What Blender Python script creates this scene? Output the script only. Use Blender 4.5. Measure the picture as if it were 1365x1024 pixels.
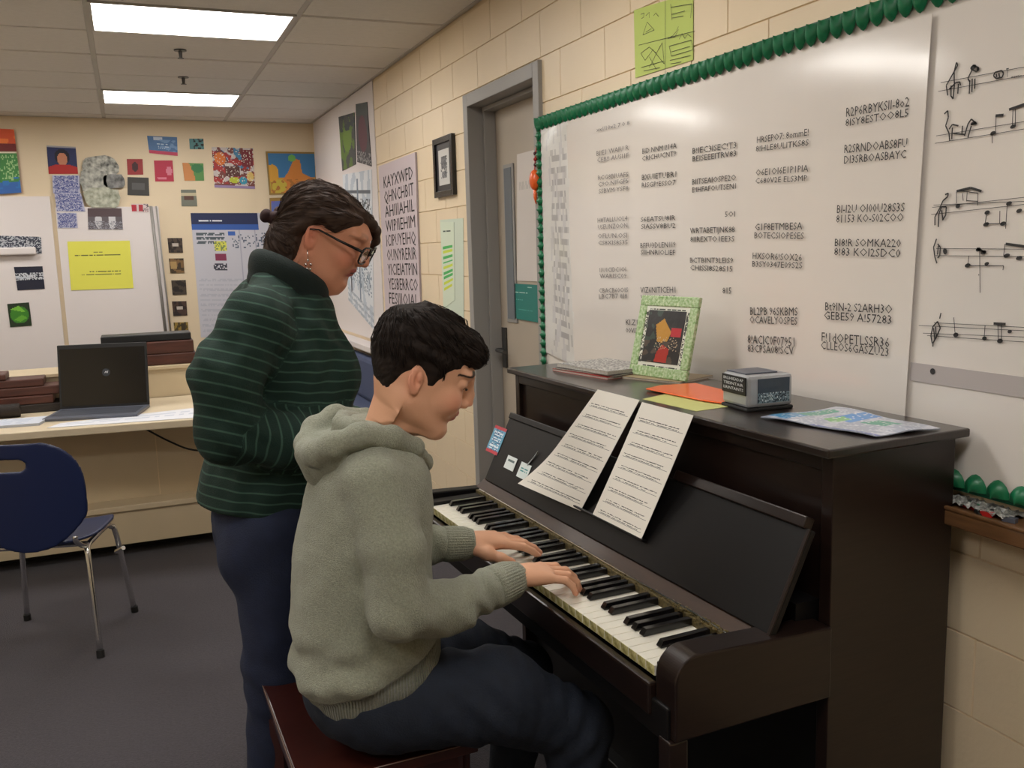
import bpy, math, random
import numpy as np
from mathutils import Vector, Matrix
random.seed(7)
for o in list(bpy.data.objects): bpy.data.objects.remove(o)
SC = bpy.context.scene
COL = SC.collection
R = math.radians

# ------------------------------------------------------------ camera, world, exposure
cd = bpy.data.cameras.new('camera'); cam = bpy.data.objects.new('camera', cd); COL.objects.link(cam)
YAW, PITCH, ROLL = R(22.514), R(-8.539), R(-1.625)
_fw = Vector((math.sin(YAW)*math.cos(PITCH), math.cos(YAW)*math.cos(PITCH), math.sin(PITCH)))
_rt = Vector((math.cos(YAW), -math.sin(YAW), 0)); _up = _rt.cross(_fw)
_r2 = _rt*math.cos(ROLL) + _up*math.sin(ROLL); _u2 = -_rt*math.sin(ROLL) + _up*math.cos(ROLL)
_m = Matrix((( _r2.x, _u2.x, -_fw.x, -1.568), (_r2.y, _u2.y, -_fw.y, 0), (_r2.z, _u2.z, -_fw.z, 1.5175), (0, 0, 0, 1)))
cam.matrix_world = _m
cd.sensor_width = 36; cd.lens = 36*1212/1365; cd.clip_start = .02; cd.clip_end = 60
SC.camera = cam
SC.view_settings.view_transform = 'Standard'; SC.view_settings.look = 'None'
SC.view_settings.exposure = 1.38; SC.view_settings.gamma = 1; SC.view_settings.use_curve_mapping = False
wd = bpy.data.worlds.new('world'); SC.world = wd; wd.use_nodes = True
wd.node_tree.nodes['Background'].inputs[0].default_value = (.75, .82, 1, 1)
wd.node_tree.nodes['Background'].inputs[1].default_value = .3
LAMP = 5.2          # strength of the fluorescent panels

# ------------------------------------------------------------ materials
MATS = {}
def mat(name, col, rough=.6, metal=0, bump=0, bscale=80, var=0, vscale=6, emit=0, spec=.5, coat=0, alpha=1, attr=None, col2=None, trans=0, stretch=None, ribs=False, sheen=0):
    if name in MATS: return MATS[name]
    m = bpy.data.materials.new(name); MATS[name] = m; m.use_nodes = True
    nt = m.node_tree; N = nt.nodes; Lk = nt.links; b = N['Principled BSDF']
    b.inputs['Roughness'].default_value = rough; b.inputs['Metallic'].default_value = metal
    b.inputs['Specular IOR Level'].default_value = spec
    b.inputs['Coat Weight'].default_value = coat; b.inputs['Coat Roughness'].default_value = .12
    b.inputs['Alpha'].default_value = alpha; b.inputs['Transmission Weight'].default_value = trans
    b.inputs['Sheen Weight'].default_value = sheen
    c = (*col, 1); b.inputs['Base Color'].default_value = c
    tc = N.new('ShaderNodeTexCoord'); src = tc.outputs['Object']
    if stretch:
        mp = N.new('ShaderNodeMapping'); mp.inputs['Scale'].default_value = stretch; Lk.new(src, mp.inputs['Vector']); src = mp.outputs['Vector']
    base = None
    if attr:
        a = N.new('ShaderNodeVertexColor'); a.layer_name = attr; base = a.outputs['Color']
    if var > 0:
        n = N.new('ShaderNodeTexNoise'); n.inputs['Scale'].default_value = vscale; n.inputs['Detail'].default_value = 6; Lk.new(src, n.inputs['Vector'])
        mr = N.new('ShaderNodeMapRange'); mr.inputs[1].default_value = .3; mr.inputs[2].default_value = .7; Lk.new(n.outputs['Fac'], mr.inputs[0])
        mx = N.new('ShaderNodeMix'); mx.data_type = 'RGBA'; Lk.new(mr.outputs[0], mx.inputs[0])
        if base:
            mx.blend_type = 'MULTIPLY'; Lk.new(base, mx.inputs[6]); mx.inputs[7].default_value = (1-var, 1-var, 1-var, 1)
        else:
            c2 = col2 if col2 else tuple(x*(1-var) for x in col)
            mx.inputs[6].default_value = c; mx.inputs[7].default_value = (*c2, 1)
        base = mx.outputs[2]
    if base: Lk.new(base, b.inputs['Base Color'])
    if bump > 0 or ribs:
        n = N.new('ShaderNodeTexNoise'); n.inputs['Scale'].default_value = bscale; n.inputs['Detail'].default_value = 4; Lk.new(src, n.inputs['Vector'])
        bp = N.new('ShaderNodeBump'); bp.inputs['Strength'].default_value = min(1, bump); bp.inputs['Distance'].default_value = .004
        h = n.outputs['Fac']
        if ribs:
            ra = N.new('ShaderNodeAttribute'); ra.attribute_name = 'rib'
            sx = N.new('ShaderNodeSeparateXYZ'); Lk.new(ra.outputs['Vector'], sx.inputs[0])
            mu = N.new('ShaderNodeMath'); mu.operation = 'MULTIPLY'; mu.inputs[1].default_value = 6.2832/.0062; Lk.new(sx.outputs[0], mu.inputs[0])
            si = N.new('ShaderNodeMath'); si.operation = 'SINE'; Lk.new(mu.outputs[0], si.inputs[0])
            m2 = N.new('ShaderNodeMath'); m2.operation = 'MULTIPLY'; Lk.new(si.outputs[0], m2.inputs[0]); Lk.new(sx.outputs[1], m2.inputs[1])
            ad = N.new('ShaderNodeMath'); ad.operation = 'MULTIPLY_ADD'; ad.inputs[1].default_value = 1.6; Lk.new(m2.outputs[0], ad.inputs[0]); Lk.new(h, ad.inputs[2]); h = ad.outputs[0]
        Lk.new(h, bp.inputs['Height']); Lk.new(bp.outputs[0], b.inputs['Normal'])
    if emit:
        b.inputs['Emission Color'].default_value = c; b.inputs['Emission Strength'].default_value = emit
    return m
def srgb(r, g, b): return tuple((x/255/12.92 if x/255 <= .04045 else ((x/255+.055)/1.055)**2.4) for x in (r, g, b))
M = dict(
 block=mat('painted_block', srgb(236,216,184), .45, bump=.25, bscale=60, var=.05, vscale=3),
 mortar=mat('painted_mortar', srgb(224,204,170), .7, bump=.2),
 plaster=mat('back_wall_paint', srgb(226,208,178), .6, bump=.08, var=.04, vscale=2),
 white_wall=mat('white_panel_paint', srgb(228,221,220), .45, bump=.05, var=.03, vscale=2),
 tile=mat('ceiling_tile', srgb(226,222,216), .9, bump=.35, bscale=140, var=.05, vscale=30),
 tbar=mat('ceiling_grid_metal', srgb(190,186,180), .5),
 carpet=mat('carpet', srgb(70,65,72), .95, bump=1, bscale=260, var=.45, vscale=120, sheen=.1),
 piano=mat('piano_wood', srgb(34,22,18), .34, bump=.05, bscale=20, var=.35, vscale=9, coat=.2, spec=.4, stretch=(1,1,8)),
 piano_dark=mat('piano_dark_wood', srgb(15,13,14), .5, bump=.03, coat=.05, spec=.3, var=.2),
 lidtop=mat('piano_lid_wood', srgb(38,29,26), .28, bump=.06, bscale=30, coat=.4, var=.3, vscale=14, stretch=(6,1,1)),
 band=mat('name_board_wood', srgb(60,38,22), .5, coat=.05, spec=.25, var=.3, vscale=10, stretch=(8,1,1)),
 gold=mat('worn_gold_felt', srgb(120,104,58), .5, metal=.4, bump=1, bscale=400, var=.8, vscale=160),
 wkey=mat('ivory_key', srgb(240,236,222), .25, coat=.3, var=.04, vscale=30),
 kfront=mat('yellowed_key_front', srgb(232,226,170), .5, var=.55, vscale=90, col2=srgb(150,140,70)),
 bkey=mat('ebony_key', srgb(16,14,15), .22, coat=.4),
 bench=mat('bench_wood', srgb(62,26,20), .3, coat=.3, var=.25, vscale=8, stretch=(1,6,1)),
 edge=mat('worn_edge', srgb(130,105,95), .4),
 metal_gray=mat('door_frame_paint', srgb(150,147,143), .45, bump=.05),
 door=mat('door_paint', srgb(178,166,150), .5, var=.05),
 chrome=mat('chrome', (.75,.75,.74), .18, metal=1),
 dark_chrome=mat('dark_metal', (.1,.1,.1), .3, metal=.8),
 rubber=mat('black_rubber', (.01,.01,.01), .7),
 bluepl=mat('blue_plastic', srgb(22,34,72), .38, bump=.1, bscale=300),
 laminate=mat('worktop_laminate', srgb(220,204,176), .35, var=.04),
 cabinet=mat('cabinet_paint', srgb(206,188,156), .5, var=.06),
 black=mat('matte_black', srgb(18,18,20), .5), screen=mat('screen_black', srgb(10,11,13), .16, coat=.5),
 grayplastic=mat('gray_plastic', srgb(88,92,104), .4), silver=mat('silver_plastic', srgb(172,174,178), .32, metal=.4),
 ink=mat('ink', srgb(52,50,50), .7), fadedink=mat('faded_ink', srgb(120,116,114), .7), whiteink=mat('white_print', srgb(225,228,230), .6),
 paper=mat('white_paper', srgb(234,227,220), .13, var=.03, vscale=4, spec=.9, bump=.08, bscale=5), glossy=mat('laminated_paper', srgb(226,222,218), .12, var=.1, vscale=9, bump=.5, bscale=14, spec=.7, coat=.6),
 print=mat('flat_print', (1,1,1), .55, attr='Col'), glossprint=mat('gloss_print', (1,1,1), .3, attr='Col', bump=.4, bscale=30, coat=.3),
 green=mat('border_green', srgb(22,120,78), .4, bump=.1, var=.25, vscale=60), green_dark=mat('border_dark_green', srgb(14,84,62), .4),
 wood=mat('tray_wood', srgb(120,84,52), .5, bump=.2, var=.4, vscale=10, stretch=(8,1,8)), brownwood=mat('brown_boards', srgb(88,48,36), .5, var=.45, vscale=8, stretch=(1,6,6)),
 darklog=mat('dark_log', srgb(48,38,32), .6, var=.6, vscale=14, bump=.5, stretch=(1,5,5)),
 diffuser=mat('lamp_diffuser', (1,.965,.915), .5, emit=LAMP),
 glass=mat('glass', (.9,.95,1), .03, trans=1, spec=.5), windowglass=mat('wired_glass', srgb(120,125,130), .1, coat=.5),
 skin=mat('skin', (1,1,1), .48, attr='Col', bump=.08, bscale=250, spec=.4), eye=mat('eye', (1,1,1), .1, attr='Col', coat=.8),
 boyhair=mat('black_hair', srgb(42,34,30), .7, bump=.25, bscale=120, var=.4, vscale=60, spec=.15), womanhair=mat('brown_hair', srgb(72,55,45), .6, bump=.2, bscale=120, var=.45, vscale=40, spec=.2, col2=srgb(48,34,28)),
 hoodie=mat('gray_green_knit', srgb(160,163,144), .95, bump=.9, bscale=420, var=.28, vscale=230, ribs=True, sheen=.25),
 jeans=mat('dark_denim', srgb(25,34,50), .85, bump=.5, bscale=300, var=.25, vscale=40), wjeans=mat('navy_denim', srgb(28,38,66), .85, bump=.5, bscale=300, var=.25, vscale=30),
 shoe=mat('white_shoe', srgb(200,198,190), .6), darkshoe=mat('dark_shoe', srgb(40,38,40), .6),
 frame_black=mat('black_frame', srgb(14,13,14), .25), orange=mat('orange_plastic', srgb(240,100,36), .35, coat=.3), red=mat('red_plastic', srgb(190,40,36), .4),
 yellowgreen=mat('pale_green_paper', srgb(196,200,120), .6), teal=mat('teal', srgb(30,120,112), .5), bluepad=mat('blue_padding', srgb(70,80,110), .8, bump=.3, bscale=200),
 scrunchie=mat('scrunchie', srgb(50,26,26), .8), plum=mat('plum', srgb(80,30,40), .5), gray_band=mat('gray_band', srgb(186,178,176), .5),
)
# striped sweater
def sweater_mat():
    m = bpy.data.materials.new('striped_sweater'); m.use_nodes = True; nt = m.node_tree; N = nt.nodes; Lk = nt.links; b = N['Principled BSDF']
    b.inputs['Roughness'].default_value = .9; b.inputs['Sheen Weight'].default_value = 0
    ra = N.new('ShaderNodeAttribute'); ra.attribute_name = 'rib'; sx = N.new('ShaderNodeSeparateXYZ'); Lk.new(ra.outputs['Vector'], sx.inputs[0])
    mu = N.new('ShaderNodeMath'); mu.operation = 'MULTIPLY'; mu.inputs[1].default_value = 1/.0240; Lk.new(sx.outputs[0], mu.inputs[0])
    fr = N.new('ShaderNodeMath'); fr.operation = 'FRACT'; Lk.new(mu.outputs[0], fr.inputs[0])
    cr = N.new('ShaderNodeValToRGB'); e = cr.color_ramp.elements; e[0].position = 0; e[0].color = (*srgb(15,42,34), 1); e[1].position = .74; e[1].color = (*srgb(15,42,34), 1)
    for p, c in ((.82, srgb(54,84,72)), (.90, srgb(54,84,72)), (.98, srgb(15,42,34))):
        q = cr.color_ramp.elements.new(p); q.color = (*c, 1)
    Lk.new(fr.outputs[0], cr.inputs[0])
    mx = N.new('ShaderNodeMix'); mx.data_type = 'RGBA'; mx.inputs[6].default_value = (*srgb(10,26,23), 1); Lk.new(cr.outputs[0], mx.inputs[7]); Lk.new(sx.outputs[1], mx.inputs[0])
    Lk.new(mx.outputs[2], b.inputs['Base Color'])
    n = N.new('ShaderNodeTexNoise'); n.inputs['Scale'].default_value = 300; tc = N.new('ShaderNodeTexCoord'); Lk.new(tc.outputs['Object'], n.inputs['Vector'])
    bp = N.new('ShaderNodeBump'); bp.inputs['Strength'].default_value = .5; bp.inputs['Distance'].default_value = .003; Lk.new(n.outputs['Fac'], bp.inputs['Height']); Lk.new(bp.outputs[0], b.inputs['Normal'])
    return m
M['sweater'] = sweater_mat()
M['scrap'] = mat('scrap_paper', srgb(205,204,198), .5, var=1, vscale=90, col2=srgb(90,92,88))

# ------------------------------------------------------------ object helpers
def link(name, me, mats, parent=None, smooth=False):
    o = bpy.data.objects.new(name, me); COL.objects.link(o)
    if not isinstance(mats, (list, tuple)): mats = [mats]
    if me is not None and len(me.materials) == 0:
        for m in mats: me.materials.append(M[m] if isinstance(m, str) else m)
    if parent: o.parent = parent
    if smooth and me: me.polygons.foreach_set('use_smooth', [True]*len(me.polygons))
    return o
def tag(o, label, cat, group=None):
    o['label'] = label; o['category'] = cat
    if group: o['group'] = group
    return o
def empty(name, loc, label, cat, rz=0, group=None):
    o = bpy.data.objects.new(name, None); COL.objects.link(o); o.location = loc; o.rotation_euler[2] = rz; o.empty_display_size = .1
    return tag(o, label, cat, group)
def struct(o): o['kind'] = 'structure'; return o
class MB:
    def __init__(s): s.v = []; s.f = []; s.m = []
    def box(s, x0, y0, z0, x1, y1, z1, mi=0, T=None):
        n = len(s.v); P = [Vector(p) for p in ((x0,y0,z0),(x1,y0,z0),(x1,y1,z0),(x0,y1,z0),(x0,y0,z1),(x1,y0,z1),(x1,y1,z1),(x0,y1,z1))]
        if T is not None: P = [T @ p for p in P]
        s.v += [tuple(p) for p in P]
        for f in ((3,2,1,0),(4,5,6,7),(0,1,5,4),(1,2,6,5),(2,3,7,6),(3,0,4,7)): s.f.append(tuple(n+i for i in f)); s.m.append(mi)
        return s
    def prism(s, poly, axis, a, b, mi=0, T=None):
        """poly: 2D points in the two other axes (cyclic order), extruded along axis from a to b"""
        n = len(s.v); k = len(poly)
        def mk(p, t):
            q = {0: (t, p[0], p[1]), 1: (p[0], t, p[1]), 2: (p[0], p[1], t)}[axis]
            return tuple(T @ Vector(q)) if T is not None else q
        s.v += [mk(p, a) for p in poly] + [mk(p, b) for p in poly]
        for i in range(k): j = (i+1) % k; s.f.append((n+i, n+j, n+k+j, n+k+i)); s.m.append(mi)
        s.f.append(tuple(n+i for i in reversed(range(k)))); s.m.append(mi)
        s.f.append(tuple(n+k+i for i in range(k))); s.m.append(mi)
        return s
    def tube(s, pts, r, seg=8, mi=0, sub=0, closed=False, flat=None):
        pts = [Vector(p) for p in pts]; rs = list(r) if isinstance(r, (list, tuple)) else [r]*len(pts)
        if sub:
            P = []; Q = []; n0 = len(pts); rng = n0 if closed else n0-1
            for i in range(rng):
                g = (lambda j: pts[j % n0]) if closed else (lambda j: pts[max(0, min(n0-1, j))])
                for t in [k/sub for k in range(sub)]:
                    a, b, c, d = g(i-1), g(i), g(i+1), g(i+2)
                    P.append(.5*((2*b)+(c-a)*t+(2*a-5*b+4*c-d)*t*t+(3*b-a-3*c+d)*t**3)); Q.append(rs[i]*(1-t)+rs[(i+1) % n0]*t)
            if not closed: P.append(pts[-1]); Q.append(rs[-1])
            pts, rs = P, Q
        n = len(s.v); L = len(pts); up = Vector((0, 0, 1)); prev = None
        for i, p in enumerate(pts):
            t = (pts[(i+1) % L]-pts[i-1]) if closed else (pts[min(i+1, L-1)]-pts[max(i-1, 0)])
            t.normalize()
            if prev is None: a = t.cross(up if abs(t.z) < .9 else Vector((1, 0, 0))).normalized()
            else:
                a = prev - t*prev.dot(t); a.normalize()
            prev = a; b = t.cross(a)
            for k in range(seg):
                th = 2*math.pi*k/seg; s.v.append(tuple(p + (a*math.cos(th)+b*math.sin(th)*(flat or 1))*rs[i]))
        for i in range(L if closed else L-1):
            for k in range(seg):
                q = (k+1) % seg; i2 = (i+1) % L
                s.f.append((n+i*seg+k, n+i*seg+q, n+i2*seg+q, n+i2*seg+k)); s.m.append(mi)
        if not closed:
            s.f.append(tuple(n+k for k in reversed(range(seg)))); s.m.append(mi)
            s.f.append(tuple(n+(L-1)*seg+k for k in range(seg))); s.m.append(mi)
        return s
    def sphere(s, c, r, nu=14, nv=8, mi=0, T=None):
        r = r if isinstance(r, (list, tuple)) else (r, r, r); n = len(s.v); c = Vector(c)
        for j in range(nv+1):
            ph = math.pi*j/nv
            for i in range(nu):
                th = 2*math.pi*i/nu; q = Vector((r[0]*math.sin(ph)*math.cos(th), r[1]*math.sin(ph)*math.sin(th), r[2]*math.cos(ph)))
                if T is not None: q = T @ q
                s.v.append(tuple(c+q))
        for j in range(nv):
            for i in range(nu):
                i2 = (i+1) % nu; s.f.append((n+j*nu+i, n+(j+1)*nu+i, n+(j+1)*nu+i2, n+j*nu+i2)); s.m.append(mi)
        return s
    def build(s, name, mats, parent=None, smooth=False, bevel=0, T=None):
        me = bpy.data.meshes.new(name); v = s.v
        if T is not None: v = [tuple(T @ Vector(p)) for p in v]
        me.from_pydata(v, [], s.f)
        if isinstance(mats, (list, tuple)): me.polygons.foreach_set('material_index', s.m)
        me.validate(); me.update()
        o = link(name, me, mats, parent, smooth)
        if bevel:
            b = o.modifiers.new('bevel', 'BEVEL'); b.width = bevel; b.segments = 2; b.limit_method = 'ANGLE'
            for p in me.polygons: p.use_smooth = False
        return o

def paint_grid(shapes, nu, nv, bg, seed=0):
    """rasterise a list of flat print shapes to an nv x nu colour array; u right, v up, both 0..1"""
    rs = np.random.RandomState(seed); U, V = np.meshgrid((np.arange(nu)+.5)/nu, (np.arange(nv)+.5)/nv)
    A = np.zeros((nv, nu, 3)); A[:] = srgb(*bg)
    for sh in shapes:
        k = sh[0]
        if k == 'r': msk = (U >= sh[1]) & (U <= sh[3]) & (V >= sh[2]) & (V <= sh[4]); c = sh[5]
        elif k == 'e': msk = ((U-sh[1])/sh[3])**2+((V-sh[2])/sh[4])**2 < 1; c = sh[5]
        elif k == 'p':
            pts = sh[1]; c = sh[2]; msk = np.zeros_like(U, bool); j = len(pts)-1
            for i in range(len(pts)):
                xi, yi = pts[i]; xj, yj = pts[j]
                if yi != yj: msk ^= ((yi > V) != (yj > V)) & (U < (xj-xi)*(V-yi)/(yj-yi)+xi)
                j = i
        elif k == 'n':      # speckle: u0 v0 u1 v1 colour density
            msk = (U >= sh[1]) & (U <= sh[3]) & (V >= sh[2]) & (V <= sh[4]) & (rs.rand(nv, nu) < sh[6]); c = sh[5]
        elif k == 'b':      # blotches: u0 v0 u1 v1 colour threshold scale
            f = np.zeros_like(U)
            for q in range(7):
                a = rs.rand()*6.28; w = sh[7]*(.5+rs.rand()); f += np.sin((U*math.cos(a)+V*math.sin(a))*w*6.28+rs.rand()*6.28)
            msk = (U >= sh[1]) & (U <= sh[3]) & (V >= sh[2]) & (V <= sh[4]) & (f > sh[6]); c = sh[5]
        elif k == 't':      # rows of small print: u0 v0 u1 v1 colour rows
            row = ((V-sh[2])/(sh[4]-sh[2])*sh[6]); msk = (U >= sh[1]) & (U <= sh[3]) & (row >= 0) & (row < sh[6]) & ((row % 1) < .45) & (rs.rand(nv, nu) < .75); c = sh[5]
        A[msk] = srgb(*c)
    return A
def sheet(name, c4, thick, parent=None, shapes=(), bg=(230, 225, 218), n=(32, 32), mats='print', curve=None, seed=0):
    """a flat printed panel. c4 = 3D corners: lower left, lower right, upper right, upper left; curve(u,v) = offset along the normal"""
    A = paint_grid(shapes, n[0], n[1], bg, seed); P = [Vector(p) for p in c4]
    nr = (P[1]-P[0]).cross(P[3]-P[0]).normalized(); nu, nv = n; v = []; f = []
    for j in range(nv+1):
        for i in range(nu+1):
            a, b = i/nu, j/nv; q = P[0]*(1-a)*(1-b)+P[1]*a*(1-b)+P[2]*a*b+P[3]*(1-a)*b
            v.append(q + nr*(thick + (curve(a, b) if curve else 0)))
    cols = []
    for j in range(nv):
        for i in range(nu):
            k = j*(nu+1)+i; f.append((k, k+1, k+nu+2, k+nu+1)); cols.append(A[j, i])
    rim = [i for i in range(nu+1)] + [(j)*(nu+1)+nu for j in range(1, nv+1)] + [nv*(nu+1)+i for i in range(nu-1, -1, -1)] + [j*(nu+1) for j in range(nv-1, 0, -1)]
    b0 = len(v); v += [v[k]-nr*thick for k in rim]; m = len(rim)
    edge = np.array(srgb(*[x*.85 for x in bg]))
    for k in range(m): q = (k+1) % m; f.append((rim[q], rim[k], b0+k, b0+q)); cols.append(edge)
    if curve:
        g0 = len(v); v += [x-nr*thick for x in v[:(nu+1)*(nv+1)]]
        for j in range(nv):
            for i in range(nu): k = g0+j*(nu+1)+i; f.append((k, k+nu+1, k+nu+2, k+1)); cols.append(edge/.85)
    else: f.append(tuple(b0+k for k in reversed(range(m)))); cols.append(edge)
    o = Vector(c4[0]) if parent is None else Vector((0, 0, 0))
    me = bpy.data.meshes.new(name); me.from_pydata([tuple(x-o) for x in v], [], f); me.update()
    at = me.color_attributes.new('Col', 'FLOAT_COLOR', 'CORNER'); cc = np.ones((len(me.loops), 4), np.float32); li = 0
    for p, c in zip(f, cols): cc[li:li+len(p), :3] = c; li += len(p)
    at.data.foreach_set('color', cc.ravel())
    ob = link(name, me, mats, parent); 
    if parent is None: ob.location = o
    return ob
def text_mesh(s, size=1.0):
    cu = bpy.data.curves.new('t', 'FONT'); cu.body = s; cu.size = size; cu.resolution_u = 1
    o = bpy.data.objects.new('t', cu); COL.objects.link(o); bpy.context.view_layer.update()
    me = bpy.data.meshes.new_from_object(o.evaluated_get(bpy.context.evaluated_depsgraph_get())); bpy.data.objects.remove(o)
    V = [tuple(v.co) for v in me.vertices]; Fc = [tuple(p.vertices) for p in me.polygons]; bpy.data.meshes.remove(me)
    return V, Fc
class Ink:
    """flat marks in a plane: origin O, axes ex, ey (2D u,v -> O+ex*u+ey*v), lifted along n"""
    def __init__(s, O, ex, ey, lift=.0006): s.O = Vector(O); s.ex = Vector(ex); s.ey = Vector(ey); s.n = s.ex.cross(s.ey)*lift; s.v = []; s.f = []
    def P(s, u, v): return tuple(s.O+s.ex*u+s.ey*v+s.n)
    def quad(s, *p): n = len(s.v); s.v += [s.P(*q) for q in p]; s.f.append((n, n+1, n+2, n+3))
    def line(s, a, b, w):
        dx, dy = b[0]-a[0], b[1]-a[1]; L = math.hypot(dx, dy) or 1; nx, ny = -dy/L*w/2, dx/L*w/2
        s.quad((a[0]-nx, a[1]-ny), (b[0]-nx, b[1]-ny), (b[0]+nx, b[1]+ny), (a[0]+nx, a[1]+ny))
    def poly(s, pts, w):
        for i in range(len(pts)-1): s.line(pts[i], pts[i+1], w if not isinstance(w, (list, tuple)) else w[i])
    def disc(s, c, rx, ry, rot=0, k=12):
        n = len(s.v)
        for i in range(k):
            t = 2*math.pi*i/k; x, y = rx*math.cos(t), ry*math.sin(t); s.v.append(s.P(c[0]+x*math.cos(rot)-y*math.sin(rot), c[1]+x*math.sin(rot)+y*math.cos(rot)))
        s.f.append(tuple(range(n, n+k)))
    def text(s, body, a, b, h):
        """fit text between baseline points a and b with cap height h"""
        V, Fc = text_mesh(body); 
        if not V: return
        x0 = min(p[0] for p in V); x1 = max(p[0] for p in V); n = len(s.v); L = math.hypot(b[0]-a[0], b[1]-a[1]); dx, dy = (b[0]-a[0])/L, (b[1]-a[1])/L
        for p in V:
            x = (p[0]-x0)/(x1-x0)*L; y = p[1]/.69*h; s.v.append(s.P(a[0]+dx*x-dy*y, a[1]+dy*x+dx*y))
        s.f += [tuple(n+i for i in q) for q in Fc]
    def build(s, name, m, parent):
        me = bpy.data.meshes.new(name); me.from_pydata(s.v, [], s.f); me.update(); o = link(name, me, m, parent); return o
# ------------------------------------------------------------ implicit modelling (for bodies, clothes, hair, moulded shells)
class Field:
    def __init__(s, lo, hi, h):
        s.lo = np.array(lo, np.float32); s.h = h; s.n = np.ceil((np.array(hi)-np.array(lo))/h).astype(int)+1
        s.D = np.full(s.n, .08, np.float32); s.ax = [s.lo[i]+h*np.arange(s.n[i], dtype=np.float32) for i in range(3)]
    def grid(s, lo, hi, pad):
        a = np.maximum(0, np.floor((np.array(lo)-pad-s.lo)/s.h).astype(int)); b = np.minimum(s.n, np.ceil((np.array(hi)+pad-s.lo)/s.h).astype(int)+1)
        sl = tuple(slice(a[i], max(a[i], b[i])) for i in range(3))
        return sl, (s.ax[0][sl[0]][:, None, None], s.ax[1][sl[1]][None, :, None], s.ax[2][sl[2]][None, None, :])
    def op(s, fn, lo, hi, k=.01, cut=False):
        sl, (X, Y, Z) = s.grid(lo, hi, k*1.5+.012)
        if s.D[sl].size == 0: return s
        d = fn(X, Y, Z); D = s.D[sl]
        if cut:   # smooth max(D, -f)
            a, b = d, -D; h = np.clip(.5+.5*(b-a)/k, 0, 1); s.D[sl] = -(b*(1-h)+a*h-k*h*(1-h))
        else:
            a, b = d, D; h = np.clip(.5+.5*(b-a)/k, 0, 1); s.D[sl] = b*(1-h)+a*h-k*h*(1-h)
        return s
    def cone(s, a, b, ra, rb, k=.01, cut=False, flat=None):
        a = np.array(a, float); b = np.array(b, float); r = max(ra, rb); ba = b-a; L2 = (ba**2).sum() or 1e-9
        def fn(X, Y, Z):
            px, py, pz = X-a[0], Y-a[1], Z-a[2]; t = np.clip((px*ba[0]+py*ba[1]+pz*ba[2])/L2, 0, 1)
            qx, qy, qz = px-t*ba[0], py-t*ba[1], pz-t*ba[2]
            if flat is not None:
                n, f = flat; w = qx*n[0]+qy*n[1]+qz*n[2]; e = (1/f-1); qx = qx+w*n[0]*e; qy = qy+w*n[1]*e; qz = qz+w*n[2]*e
            return np.sqrt(qx*qx+qy*qy+qz*qz)-(ra+(rb-ra)*t)
        return s.op(fn, np.minimum(a, b)-r, np.maximum(a, b)+r, k, cut)
    def chain(s, P, r, k=.01, cut=False, flat=None):
        for i in range(len(P)-1): s.cone(P[i], P[i+1], r[i], r[i+1], k, cut, flat)
        return s
    def ell(s, c, r, k=.01, cut=False, rot=None):
        c = np.array(c, float); r = np.array(r if hasattr(r, '__len__') else (r, r, r), float); m = r.max()
        Rm = np.array(rot.to_3x3().transposed()) if rot is not None else np.eye(3)
        def fn(X, Y, Z):
            p = (X-c[0], Y-c[1], Z-c[2]); q = [Rm[i, 0]*p[0]+Rm[i, 1]*p[1]+Rm[i, 2]*p[2] for i in range(3)]
            k0 = np.sqrt(sum((q[i]/r[i])**2 for i in range(3))); k1 = np.sqrt(sum((q[i]/r[i]**2)**2 for i in range(3)))+1e-6
            return k0*(k0-1)/k1
        return s.op(fn, c-m, c+m, k, cut)
    def loft(s, st, yc=0, k=.01, p=2.0, xm=None, grow=0, cut=False, ys=None):
        """stations along z: (z, x_back, x_front, half_width)"""
        st = sorted(st); z, xb, xf, w = [np.array(t, float) for t in zip(*st)]
        zz = np.linspace(z[0], z[-1], 80)
        def sm(v):
            o = np.interp(zz, z, v); ker = np.array([1, 2, 3, 2, 1])/9.; return np.convolve(np.pad(o, 2, 'edge'), ker, 'valid')
        XB, XF, WW = sm(xb), sm(xf), sm(w)
        def fn(X, Y, Z):
            b = np.interp(Z, zz, XB)-grow; f = np.interp(Z, zz, XF)+grow; W = np.interp(Z, zz, WW)+grow
            c = (b+f)/2 if xm is None else np.full_like(b, xm)
            yy = Y-(yc if ys is None else np.interp(Z, [t[0] for t in ys], [t[1] for t in ys]))
            a = np.where(X > c, f-c, c-b); a = np.maximum(a, .004); W = np.maximum(W, .004)
            q = (np.abs((X-c)/a)**p+np.abs(yy/W)**p)**(1/p)
            d = (q-1)*np.minimum(a, W)
            dz = np.maximum(z[0]-grow-Z, Z-z[-1]-grow)
            return np.maximum(d, dz)
        yl = yc if ys is None else min(t[1] for t in ys); yh = yc if ys is None else max(t[1] for t in ys)
        return s.op(fn, (xb.min()-grow, yl-w.max()-grow, z[0]-grow), (xf.max()+grow, yh+w.max()+grow, z[-1]+grow), k, cut)
    def disp(s, fn, band=.03):
        I = np.nonzero(np.abs(s.D) < band); X = s.ax[0][I[0]]; Y = s.ax[1][I[1]]; Z = s.ax[2][I[2]]
        s.D[I] -= fn(X, Y, Z).astype(np.float32); return s
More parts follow.
